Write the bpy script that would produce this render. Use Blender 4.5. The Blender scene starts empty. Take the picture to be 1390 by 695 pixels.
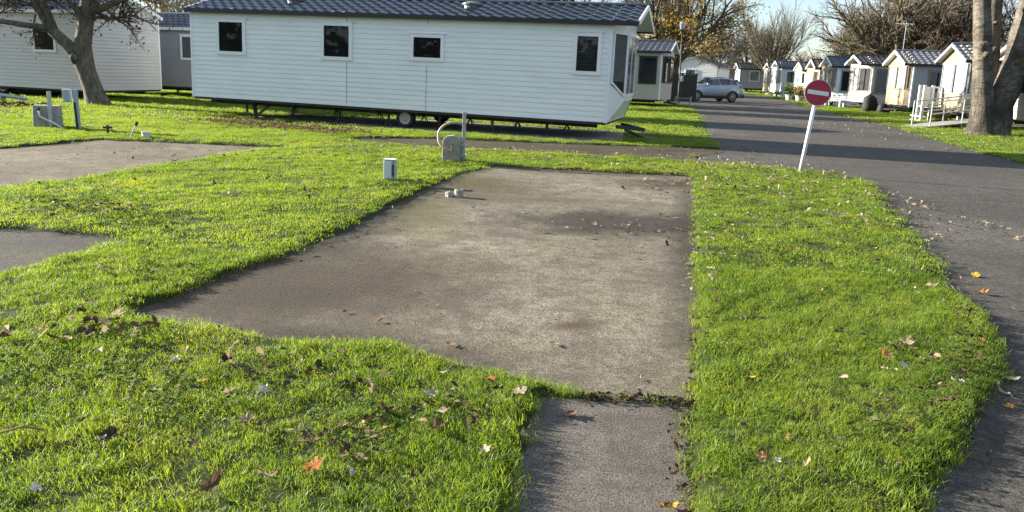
import bpy, math, random
import numpy as np
R = math.radians
sc = bpy.context.scene
col = sc.collection

# ------------------------------------------------------------------ camera
cam = bpy.data.cameras.new('camera'); camo = bpy.data.objects.new('camera', cam); col.objects.link(camo)
sc.camera = camo
from mathutils import Matrix, Vector
F, PITCH, ROLL = 1045.0, math.atan(205.0/1045.0), 0.038
cam.sensor_width = 36.0; cam.sensor_fit = 'HORIZONTAL'
cam.lens = 36.0*F/1390.0; cam.shift_y = -47.5/1390.0
cam.clip_start = 0.05; cam.clip_end = 5000
camo.location = (0, 0, 1.6)
camo.rotation_euler = (Matrix.Rotation(math.pi/2-PITCH, 3, 'X') @ Matrix.Rotation(ROLL, 3, 'Z')).to_euler()

# ------------------------------------------------------------------ sun, sky, exposure
SUN_EL = R(17.0)
SUN_DIR = Vector((-0.951, 0.309, 0)).normalized()           # towards the sun, on the ground plane
sun = bpy.data.lights.new('sun', 'SUN'); suno = bpy.data.objects.new('sun', sun); col.objects.link(suno)
sun.energy = 5.0; sun.angle = R(0.5); sun.color = (1.0, 0.92, 0.79)
d = Vector((SUN_DIR.x*math.cos(SUN_EL), SUN_DIR.y*math.cos(SUN_EL), math.sin(SUN_EL)))
suno.rotation_euler = d.to_track_quat('Z', 'Y').to_euler(); suno.location = (-30, 20, 30)
world = bpy.data.worlds.new('World'); sc.world = world; world.use_nodes = True
wn = world.node_tree; wn.nodes.clear()
def wnode(t, **kw):
    n = wn.nodes.new(t)
    for k, v in kw.items(): setattr(n, k, v)
    return n
sky = wnode('ShaderNodeTexSky', sky_type='NISHITA'); sky.sun_disc = False
sky.sun_elevation = SUN_EL; sky.sun_rotation = math.atan2(SUN_DIR.x, SUN_DIR.y)
sky.air_density = 1.0; sky.dust_density = 0.3; sky.ozone_density = 2.2
tc = wnode('ShaderNodeTexCoord'); mp = wnode('ShaderNodeMapping'); mp.inputs['Scale'].default_value = (1.6, 1.6, 6.5)
mp.inputs['Rotation'].default_value = (0.12, 0.05, 0.6)
nz = wnode('ShaderNodeTexNoise'); nz.inputs['Scale'].default_value = 2.1; nz.inputs['Detail'].default_value = 7; nz.inputs['Roughness'].default_value = 0.55
nz.inputs['Distortion'].default_value = 0.5
cr = wnode('ShaderNodeValToRGB'); cr.color_ramp.elements[0].position = 0.40; cr.color_ramp.elements[1].position = 0.62
cr.color_ramp.elements[0].color = (0.16, 0.16, 0.16, 1); cr.color_ramp.elements[1].color = (0.9, 0.9, 0.9, 1)
mx = wnode('ShaderNodeMix', data_type='RGBA'); mx.inputs[7].default_value = (4.2, 4.9, 5.9, 1)
bg = wnode('ShaderNodeBackground'); bg.inputs['Strength'].default_value = 0.055
wo = wnode('ShaderNodeOutputWorld')
L = wn.links.new
L(tc.outputs['Generated'], mp.inputs['Vector']); L(mp.outputs[0], nz.inputs['Vector']); L(nz.outputs['Fac'], cr.inputs[0])
L(cr.outputs[0], mx.inputs[0]); L(sky.outputs[0], mx.inputs[6]); L(mx.outputs[2], bg.inputs['Color']); L(bg.outputs[0], wo.inputs[0])
sc.view_settings.view_transform = 'Standard'; sc.view_settings.look = 'None'
sc.view_settings.exposure = 2.0; sc.view_settings.gamma = 1.0; sc.view_settings.use_curve_mapping = False
sc.cycles.use_denoising = True; sc.cycles.denoising_prefilter = 'NONE'; sc.cycles.denoising_input_passes = 'RGB_ALBEDO_NORMAL'
sc.cycles.caustics_reflective = False; sc.cycles.caustics_refractive = False; sc.cycles.sample_clamp_indirect = 4; sc.cycles.max_bounces = 8; sc.cycles.transparent_max_bounces = 12

# ------------------------------------------------------------------ helpers
rnd = random.Random(7)
class MB:
    def __init__(s): s.v = []; s.f = []
    def add(s, vs, fs):
        o = len(s.v); s.v.extend(vs); s.f.extend([tuple(i+o for i in f) for f in fs]); return s
    def box(s, x0, y0, z0, x1, y1, z1):
        return s.add([(x0,y0,z0),(x1,y0,z0),(x1,y1,z0),(x0,y1,z0),(x0,y0,z1),(x1,y0,z1),(x1,y1,z1),(x0,y1,z1)],
                     [(0,3,2,1),(4,5,6,7),(0,1,5,4),(1,2,6,5),(2,3,7,6),(3,0,4,7)])
    def hexa(s, p):
        return s.add(p, [(0,3,2,1),(4,5,6,7),(0,1,5,4),(1,2,6,5),(2,3,7,6),(3,0,4,7)])
    def bar(s, a, b, w, h=None, up=(0,0,1)):
        """rectangular bar from a to b"""
        h = h or w; a = Vector(a); b = Vector(b); t = (b-a).normalized(); u = Vector(up)
        if abs(t.dot(u)) > 0.98: u = Vector((0,1,0))
        sx = t.cross(u).normalized()*(w/2); sz = sx.cross(t).normalized()*(h/2)
        p = [a-sx-sz, a+sx-sz, b+sx-sz, b-sx-sz, a-sx+sz, a+sx+sz, b+sx+sz, b-sx+sz]
        return s.hexa([tuple(q) for q in p])
    def tube(s, pts, rad, n=8, cap=True):
        pts = [Vector(p) for p in pts]; m = len(pts); rad = rad if isinstance(rad, (list, tuple)) else [rad]*m
        o = len(s.v); ref = None
        for i in range(m):
            t = (pts[min(i+1, m-1)]-pts[max(i-1, 0)])
            if t.length < 1e-9: t = Vector((0,0,1))
            t.normalize()
            if ref is None: ref = Vector((1,0,0)) if abs(t.x) < 0.9 else Vector((0,1,0))
            x = (ref-t*ref.dot(t)).normalized(); y = t.cross(x); ref = x; r = rad[i]
            for k in range(n):
                a = 2*math.pi*k/n; q = pts[i]+x*(r*math.cos(a))+y*(r*math.sin(a)); s.v.append((q.x,q.y,q.z))
        for i in range(m-1):
            for k in range(n):
                s.f.append((o+i*n+k, o+i*n+(k+1)%n, o+(i+1)*n+(k+1)%n, o+(i+1)*n+k))
        if cap:
            s.f.append(tuple(o+k for k in range(n-1, -1, -1))); s.f.append(tuple(o+(m-1)*n+k for k in range(n)))
        return s
    def lathe(s, prof, n=24, c=(0,0,0), axis='z'):
        o = len(s.v)
        for r, z in prof:
            for k in range(n):
                a = 2*math.pi*k/n; x, y = r*math.cos(a), r*math.sin(a)
                if axis == 'z': q = (c[0]+x, c[1]+y, c[2]+z)
                else: q = (c[0]+x, c[1]+z, c[2]+y)
                s.v.append(q)
        for i in range(len(prof)-1):
            for k in range(n):
                s.f.append((o+i*n+k, o+i*n+(k+1)%n, o+(i+1)*n+(k+1)%n, o+(i+1)*n+k))
        return s
    def mesh(s, name, m, smooth=False):
        me = bpy.data.meshes.new(name); me.from_pydata([tuple(v) for v in s.v], [], s.f)
        if m: me.materials.append(m)
        if smooth: me.shade_smooth()
        me.update(); return me
    def build(s, name, m, parent=None, smooth=False, bevel=0, kind=None, label=None):
        o = bpy.data.objects.new(name, s.mesh(name, m, smooth)); col.objects.link(o)
        if parent: o.parent = parent
        if bevel:
            b = o.modifiers.new('bevel', 'BEVEL'); b.width = bevel; b.segments = 2; b.limit_method = 'ANGLE'
        if kind: o['kind'] = kind
        if label: o['label'] = label
        return o
def tag(o, label, cat, group=None, kind=None):
    o['label'] = label; o['category'] = cat
    if group: o['group'] = group
    if kind: o['kind'] = kind
    return o
def thing(name, label, cat, loc=(0,0,0), rz=0, group=None):
    o = bpy.data.objects.new(name, None); col.objects.link(o); o.location = loc; o.rotation_euler = (0,0,rz)
    o.empty_display_size = 0.2
    return tag(o, label, cat, group)
def copy_tree(o, parent=None):
    c = o.copy(); col.objects.link(c)
    if parent: c.parent = parent
    for ch in list(o.children): copy_tree(ch, c)
    return c

# ------------------------------------------------------------------ materials
def new_mat(name):
    m = bpy.data.materials.new(name); m.use_nodes = True; nt = m.node_tree
    b = nt.nodes['Principled BSDF']; return m, nt, b
def N(nt, t, **kw):
    n = nt.nodes.new(t)
    for k, v in kw.items():
        if k in n.inputs: n.inputs[k].default_value = v
        else: setattr(n, k, v)
    return n
def noise(nt, vec, scale, detail=4, rough=0.55, dist=0.0):
    n = N(nt, 'ShaderNodeTexNoise'); n.inputs['Scale'].default_value = scale; n.inputs['Detail'].default_value = detail
    n.inputs['Roughness'].default_value = rough; n.inputs['Distortion'].default_value = dist
    if vec is not None: nt.links.new(vec, n.inputs['Vector'])
    return n.outputs['Fac']
def ramp(nt, fac, stops):
    r = N(nt, 'ShaderNodeValToRGB'); e = r.color_ramp.elements
    while len(e) < len(stops): e.new(0.5)
    for k, (p, c) in enumerate(stops):
        e[k].position = p; e[k].color = (*c, 1) if isinstance(c, tuple) else (c, c, c, 1)
    nt.links.new(fac, r.inputs[0]); return r.outputs[0]
def mixc(nt, fac, a, b, mode='MIX'):
    n = N(nt, 'ShaderNodeMix', data_type='RGBA', blend_type=mode)
    for sck, val in ((0, fac), (6, a), (7, b)):
        if isinstance(val, bpy.types.NodeSocket): nt.links.new(val, n.inputs[sck])
        elif isinstance(val, tuple): n.inputs[sck].default_value = (*val, 1)
        else: n.inputs[sck].default_value = val
    return n.outputs[2]
def math_(nt, op, a, b=None, clamp=False):
    n = N(nt, 'ShaderNodeMath', operation=op, use_clamp=clamp)
    for k, val in ((0, a), (1, b)):
        if val is None: continue
        if isinstance(val, bpy.types.NodeSocket): nt.links.new(val, n.inputs[k])
        else: n.inputs[k].default_value = val
    return n.outputs[0]
def bump(nt, b, h, strength=0.3, dist=0.01):
    n = N(nt, 'ShaderNodeBump'); n.inputs['Strength'].default_value = strength; n.inputs['Distance'].default_value = dist
    nt.links.new(h, n.inputs['Height']); nt.links.new(n.outputs[0], b.inputs['Normal'])
def coord(nt, which='Object', scale=None, rot=None):
    t = N(nt, 'ShaderNodeTexCoord'); o = t.outputs[which]
    if scale or rot:
        m = N(nt, 'ShaderNodeMapping')
        if scale: m.inputs['Scale'].default_value = scale
        if rot: m.inputs['Rotation'].default_value = rot
        nt.links.new(o, m.inputs['Vector']); o = m.outputs[0]
    return o
def pmat(name, c, rough=0.5, var=0.12, scale=6, metallic=0.0, spec=0.5, bmp=0.0, bscale=40, stretch=None, dirt=None, dirt_amt=0.4):
    m, nt, b = new_mat(name); v = coord(nt, 'Object', stretch)
    f = noise(nt, v, scale, 5)
    dark = tuple(x*(1-var) for x in c); light = tuple(min(1, x*(1+var)) for x in c)
    cc = ramp(nt, f, [(0.3, dark), (0.7, light)])
    if dirt:
        g = noise(nt, v, scale*0.35+0.7, 7, 0.7); cc = mixc(nt, math_(nt, 'MULTIPLY', ramp(nt, g, [(0.5, 0.0), (0.75, 1.0)]), dirt_amt), cc, dirt)
    nt.links.new(cc, b.inputs['Base Color'])
    b.inputs['Roughness'].default_value = rough; b.inputs['Metallic'].default_value = metallic; b.inputs['Specular IOR Level'].default_value = spec
    if bmp: bump(nt, b, noise(nt, v, bscale, 4), bmp)
    return m
M = {}
M['siding_white'] = pmat('siding_white', (0.79,0.815,0.81), 0.38, 0.04, 2.0, dirt=(0.5,0.52,0.47), dirt_amt=0.25, stretch=(0.6,0.6,2.5))
M['siding_cream'] = pmat('siding_cream', (0.60,0.57,0.53), 0.45, 0.05, 2.0, dirt=(0.42,0.38,0.31), dirt_amt=0.3, stretch=(0.6,0.6,2.5))
M['siding_grey'] = pmat('siding_grey', (0.31,0.31,0.325), 0.45, 0.06, 2.0)
M['siding_ivory'] = pmat('siding_ivory', (0.31,0.255,0.165), 0.45, 0.05, 2.0, dirt=(0.5,0.45,0.35), dirt_amt=0.3)
M['siding_buff'] = pmat('siding_buff', (0.46,0.425,0.36), 0.5, 0.05, 2.0)
M['siding_blue'] = pmat('siding_blue', (0.58,0.66,0.75), 0.45, 0.05, 2.0)
M['siding_green'] = pmat('siding_green', (0.55,0.60,0.47), 0.45, 0.05, 2.0)
M['smooth_white'] = pmat('smooth_white', (0.76,0.77,0.75), 0.3, 0.03, 3)
M['trim_white'] = pmat('trim_white', (0.80,0.81,0.82), 0.3, 0.04, 4)
M['trim_ivory'] = pmat('trim_ivory', (0.29,0.24,0.16), 0.4, 0.05, 4)
M['trim_brown'] = pmat('trim_brown', (0.21,0.17,0.13), 0.4, 0.1, 4)
M['trim_black'] = pmat('trim_black', (0.012,0.012,0.014), 0.35, 0.1, 4)
M['trim_grey'] = pmat('trim_grey', (0.30,0.31,0.33), 0.4, 0.1, 4)
M['roof_slate'] = pmat('roof_slate', (0.035,0.045,0.065), 0.36, 0.3, 3.0, spec=0.55, bmp=0.25, bscale=90, dirt=(0.09,0.10,0.10), dirt_amt=0.5)
M['roof_grey'] = pmat('roof_grey', (0.12,0.125,0.135), 0.45, 0.2, 3.0, bmp=0.2, bscale=90)
M['roof_dark'] = pmat('roof_dark', (0.03,0.03,0.033), 0.5, 0.2, 3.0, bmp=0.2, bscale=90)
M['chassis'] = pmat('chassis', (0.03,0.03,0.03), 0.7, 0.3, 5, dirt=(0.11,0.07,0.04), dirt_amt=0.5)
M['rubber'] = pmat('rubber', (0.018,0.018,0.018), 0.8, 0.3, 20, dirt=(0.08,0.07,0.05), dirt_amt=0.5)
M['steel'] = pmat('steel', (0.42,0.44,0.47), 0.45, 0.12, 9, metallic=0.55, dirt=(0.3,0.27,0.22), dirt_amt=0.4)
M['wheel_rim'] = pmat('wheel_rim', (0.42,0.41,0.38), 0.5, 0.15, 9)
M['interior'] = pmat('interior', (0.012,0.012,0.013), 0.8, 0.5, 2.2)
M['interior_light'] = pmat('interior_light', (0.16,0.15,0.14), 0.8, 0.5, 1.8)
M['curtain'] = pmat('curtain', (0.62,0.60,0.56), 0.9, 0.08, 5)
M['curtain_dim'] = pmat('curtain_dim', (0.36,0.38,0.42), 0.9, 0.12, 5)
M['blind_light'] = pmat('blind_light', (0.30,0.29,0.27), 0.7, 0.15, 5)
M['blind'] = pmat('blind', (0.10,0.095,0.085), 0.7, 0.2, 5)
M['green_paint'] = pmat('green_paint', (0.006,0.010,0.008), 0.55, 0.25, 6)
M['white_plastic'] = pmat('white_plastic', (0.66,0.68,0.70), 0.4, 0.06, 6, dirt=(0.45,0.43,0.36), dirt_amt=0.4)
M['grey_plastic'] = pmat('grey_plastic', (0.36,0.41,0.46), 0.45, 0.08, 9, dirt=(0.3,0.3,0.24), dirt_amt=0.5)
M['hose_beige'] = pmat('hose_beige', (0.40,0.34,0.20), 0.5, 0.2, 12)
M['hose_white'] = pmat('hose_white', (0.6,0.62,0.62), 0.5, 0.12, 12)
M['brass'] = pmat('brass', (0.45,0.36,0.22), 0.4, 0.2, 12, metallic=0.7)
M['post_concrete'] = pmat('post_concrete', (0.30,0.29,0.25), 0.9, 0.22, 9, bmp=0.5, bscale=50, dirt=(0.14,0.15,0.10), dirt_amt=0.6)
M['slab'] = pmat('slab', (0.23,0.215,0.19), 0.95, 0.2, 1.6, bmp=0.4, bscale=40, dirt=(0.11,0.11,0.07), dirt_amt=0.6)
M['sign_red'] = pmat('sign_red', (0.36,0.018,0.05), 0.35, 0.08, 6)
M['sign_white'] = pmat('sign_white', (0.72,0.74,0.78), 0.35, 0.04, 6)
M['timber_white'] = pmat('timber_white', (0.70,0.69,0.66), 0.6, 0.1, 6, stretch=(1,1,5))
M['timber_grey'] = pmat('timber_grey', (0.26,0.25,0.24), 0.8, 0.2, 6)
M['black_bag'] = pmat('black_bag', (0.008,0.008,0.009), 0.75, 0.3, 6, bmp=0.7, bscale=7)
M['pot'] = pmat('pot', (0.5,0.48,0.44), 0.8, 0.15, 6)
def bark(name, a, b_, scale=7):
    m, nt, b = new_mat(name); v = coord(nt, 'Object', (1, 1, 0.35)); v2 = coord(nt, 'Object', (1, 1, 1))
    f = noise(nt, v, scale, 8, 0.65, 0.6); g = noise(nt, v2, 1.3, 6, 0.65)
    c = ramp(nt, f, [(0.3, a), (0.68, b_)])
    c = mixc(nt, ramp(nt, g, [(0.5, 0.0), (0.68, 0.55)]), c, tuple(0.45*x+0.01*k for k, x in zip((1,2,0), a)))
    nt.links.new(c, b.inputs['Base Color']); b.inputs['Roughness'].default_value = 0.9; b.inputs['Specular IOR Level'].default_value = 0.2
    bump(nt, b, f, 0.9, 0.04); return m
M['bark_grey'] = bark('bark_grey', (0.042,0.035,0.025), (0.20,0.175,0.135), 11)
def poplar_bark():
    m, nt, b = new_mat('bark_pale'); v = coord(nt, 'Object', (1.2, 1.2, 5.0)); v1 = coord(nt, 'Object'); v3 = coord(nt, 'Object', (3, 3, .5))
    h = noise(nt, v, 2.6, 7, .7, .8); g = noise(nt, v1, 1.6, 7, .68); fis = noise(nt, v3, 3.0, 8, .7, .5); sep = N(nt, 'ShaderNodeSeparateXYZ'); nt.links.new(v1, sep.inputs[0])
    c = ramp(nt, g, [(.38, (.065,.057,.047)), (.60, (.20,.178,.142))])
    c = mixc(nt, ramp(nt, h, [(.40, .85), (.50, 0.0)]), c, (.05,.042,.032))
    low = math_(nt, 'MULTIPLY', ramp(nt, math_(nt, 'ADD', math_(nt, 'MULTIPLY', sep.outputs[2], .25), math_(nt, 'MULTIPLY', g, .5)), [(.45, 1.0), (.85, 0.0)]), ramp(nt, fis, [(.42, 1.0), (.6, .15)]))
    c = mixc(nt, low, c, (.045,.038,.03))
    nt.links.new(c, b.inputs['Base Color']); b.inputs['Roughness'].default_value = .9; b.inputs['Specular IOR Level'].default_value = .2
    bump(nt, b, math_(nt, 'ADD', h, fis), 1.0, .05); return m
M['bark_pale'] = poplar_bark()
M['bark_dark'] = bark('bark_dark', (0.05,0.04,0.03), (0.14,0.11,0.08))
M['bark_olive'] = bark('bark_olive', (0.065,0.055,0.035), (0.15,0.125,0.08))
M['bark_rust'] = bark('bark_rust', (0.06,0.045,0.038), (0.14,0.105,0.085))
M['bark_silver'] = bark('bark_silver', (0.22,0.20,0.17), (0.5,0.47,0.42))
def leafmat(name, cols, trans=0.35, rough=0.6):
    m, nt, b = new_mat(name); oi = N(nt, 'ShaderNodeObjectInfo')
    gi = noise(nt, coord(nt, 'Object'), 37, 3)
    f = math_(nt, 'ADD', math_(nt, 'MULTIPLY', oi.outputs['Random'], 0.7), math_(nt, 'MULTIPLY', gi, 0.3))
    k = len(cols); c = ramp(nt, f, [((i+0.5)/k, cc) for i, cc in enumerate(cols)])
    nt.links.new(c, b.inputs['Base Color']); b.inputs['Roughness'].default_value = rough; b.inputs['Specular IOR Level'].default_value = 0.12
    tr = N(nt, 'ShaderNodeBsdfTranslucent'); nt.links.new(c, tr.inputs['Color'])
    ms = N(nt, 'ShaderNodeMixShader'); ms.inputs[0].default_value = trans
    nt.links.new(b.outputs[0], ms.inputs[1]); nt.links.new(tr.outputs[0], ms.inputs[2])
    nt.links.new(ms.outputs[0], nt.nodes['Material Output'].inputs[0]); return m
M['leaf_tan'] = leafmat('leaf_tan', [(0.30,0.20,0.11), (0.38,0.28,0.17)])
M['leaf_brown'] = leafmat('leaf_brown', [(0.12,0.075,0.042), (0.21,0.135,0.08)], 0.35, 0.8)
M['leaf_pale'] = leafmat('leaf_pale', [(0.25,0.205,0.145), (0.38,0.32,0.235)], 0.2)
M['leaf_dark'] = leafmat('leaf_dark', [(0.045,0.030,0.019), (0.095,0.066,0.042)], 0.15, 0.85)
M['leaf_orange'] = leafmat('leaf_orange', [(0.38,0.15,0.04), (0.45,0.21,0.06)])
M['leaf_yellow'] = leafmat('leaf_yellow', [(0.50,0.34,0.05), (0.5,0.40,0.12)])
M['leaf_grey'] = leafmat('leaf_grey', [(0.30,0.29,0.27), (0.42,0.40,0.37)], 0.1)
M['leaf_crown_yellow'] = leafmat('leaf_crown_yellow', [(0.19,0.14,0.02), (0.30,0.20,0.03)], 0.5)
M['leaf_crown_brown'] = leafmat('leaf_crown_brown', [(0.07,0.045,0.022), (0.12,0.08,0.04)], 0.4)
M['leaf_ever'] = leafmat('leaf_ever', [(0.035,0.055,0.02), (0.07,0.09,0.03)], 0.25)
M['leaf_shrub'] = leafmat('leaf_shrub', [(0.16,0.14,0.05), (0.22,0.13,0.06)], 0.35)
M['leaf_green'] = leafmat('leaf_green', [(0.08,0.12,0.03), (0.15,0.17,0.05)], 0.35)
def glass(name, refl=1.0, tint=(0.75,0.8,0.82)):
    m, nt, b = new_mat(name); nt.nodes.remove(b)
    t = N(nt, 'ShaderNodeBsdfTransparent'); t.inputs[0].default_value = (*tint, 1)
    g = N(nt, 'ShaderNodeBsdfGlossy'); g.inputs['Roughness'].default_value = 0.02
    fr = N(nt, 'ShaderNodeFresnel'); fr.inputs[0].default_value = 1.5
    ms = N(nt, 'ShaderNodeMixShader'); nt.links.new(math_(nt, 'MULTIPLY', fr.outputs[0], refl, True), ms.inputs[0])
    nt.links.new(t.outputs[0], ms.inputs[1]); nt.links.new(g.outputs[0], ms.inputs[2]); nt.links.new(ms.outputs[0], nt.nodes['Material Output'].inputs[0])
    return m
M['glass'] = glass('glass', 0.8)

# ------------------------------------------------------------------ ground layout (metres, camera at the origin looking along +y)
PAD = [(-0.40,12.82),(2.94,12.49),(2.55,10.6),(2.1,8.57),(1.7,6.8),(1.31,5.03),(1.08,4.1),(0.94,3.62),(0.42,3.60),(0.28,3.68),(-0.19,3.92),(-0.7,4.12),(-1.22,4.20),(-1.69,4.32),(-2.33,4.42),(-2.43,4.62),(-2.13,5.68),(-1.73,6.93),(-1.41,9.0),(-1.12,10.4),(-0.96,11.4)]
PATH = [(0.13,3.62),(0.12,3.35),(0.04,2.94),(-.04,2.55),(-0.09,1.2),(0.66,1.2),(0.70,2.62),(0.79,2.93),(0.92,3.45),(0.93,3.64)]
PAD_L = [(-13.5,12.2),(-8.47,12.65),(-7.9,14.61),(-4.15,14.45),(-4.5,13.75),(-5.27,10.97),(-5.87,8.66),(-9.5,7.6),(-14,7.4)]
PAD_LL = [(-9,7.1),(-4.69,6.88),(-3.94,6.76),(-3.28,6.62),(-3.4,6.06),(-3.64,5.3),(-3.7,4.4),(-9,4.2)]
ROAD = [(1.30,1.2),(1.42,2.3),(1.55,2.68),(1.83,3.01),(2.21,3.45),(2.54,3.82),(3.02,4.51),(3.21,4.94),(3.46,5.84),(4.15,7.79),(5.21,10.81),(5.7,12.3),(5.72,13.1),(5.3,13.63),(4.3,14.2),(3.35,14.43),
        (3.6,15.6),(4.6,16.8),(4.83,19.02),(7.51,31.13),(10.0,45.0),(8.2,49.2),(7.5,57.5),(14.2,61),(17.9,85.8),(24,118),(29,118),(24.93,85.82),(22.26,65.83),(16.06,39.53),(14.57,30.74),(11.93,20.84),(11.0,16.0),(9.4,9.5),(8.3,1.2)]
TRACK = [(-4.0,16.4),(-3.0,17.1),(-1.6,17.5),(0,17.35),(1.54,17.4),(2.6,17.5),(4.8,17.7),(4.6,16.8),(3.6,15.6),(3.35,14.43),(2.4,14.45),(1.2,14.75),(0.02,15.1),(-1.2,15.2),(-2.2,15.4),(-3.2,15.9)]
SLAB = [(-7.6,22.35),(-7.3,21.5),(-4.5,20.5),(-1.5,18.8),(1.55,17.75),(2.6,18.6),(3.0,21.5),(-3,23.6)]
def chaikin(p, n=2):
    for _ in range(n):
        q = []
        for a, b in zip(p, p[1:]+p[:1]): q += [(a[0]*.75+b[0]*.25, a[1]*.75+b[1]*.25), (a[0]*.25+b[0]*.75, a[1]*.25+b[1]*.75)]
        p = q
    return p
ROAD, TRACK, PAD_LL = chaikin(ROAD), chaikin(TRACK), PAD_LL
POLYS = [PAD, PATH, PAD_L, PAD_LL, ROAD, TRACK, SLAB]
def wob(x, y):
    return (np.sin(x*3.1+y*1.7)+np.sin(x*-2.3+y*4.1+1.3)+0.6*np.sin(x*7.7+y*6.1+.4)+0.5*np.sin(x*13.1-y*11.3+2.))*0.33
def sdist(poly, x, y):
    P = np.array(poly); Q = np.roll(P, -1, 0); d = np.full(x.shape, 1e9); ins = np.zeros(x.shape, bool)
    for (ax, ay), (bx, by) in zip(P, Q):
        ex, ey = bx-ax, by-ay; t = np.clip(((x-ax)*ex+(y-ay)*ey)/(ex*ex+ey*ey+1e-12), 0, 1)
        d = np.minimum(d, np.hypot(x-ax-t*ex, y-ay-t*ey))
        c = ((ay > y) != (by > y)); xi = ax+(y-ay)*ex/(ey if abs(ey) > 1e-12 else 1e-12); ins ^= c & (x < xi)
    return np.where(ins, -d, d)
def turf_dist(x, y, polys=POLYS):
    d = np.full(x.shape, 1e9)
    for p in polys: d = np.minimum(d, sdist(p, x, y))
    return d + 0.035*wob(x*1.7, y*1.7) + 0.02*wob(x*5.3+2, y*5.3)
GX0, GX1, GY0, GY1 = -14.0, 14.0, 0.5, 20.0
def turf_h(x, y, d=None):
    if d is None: d = turf_dist(x, y)
    s = np.clip((d+0.07)/0.11, 0, 1); s = s*s*(3-2*s)
    b = np.clip(np.minimum.reduce([x-GX0, GX1-x, y-GY0, GY1-y])/1.5, 0, 1)
    lump = 0.013*wob(x*1.1, y*1.3)+0.009*wob(x*3.3+5, y*2.9)+0.02*wob(x*.31+1, y*.37)
    return np.where(s > 0, s*(0.05*b+lump*b)+(1-s)*-0.03, -0.03)

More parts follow.
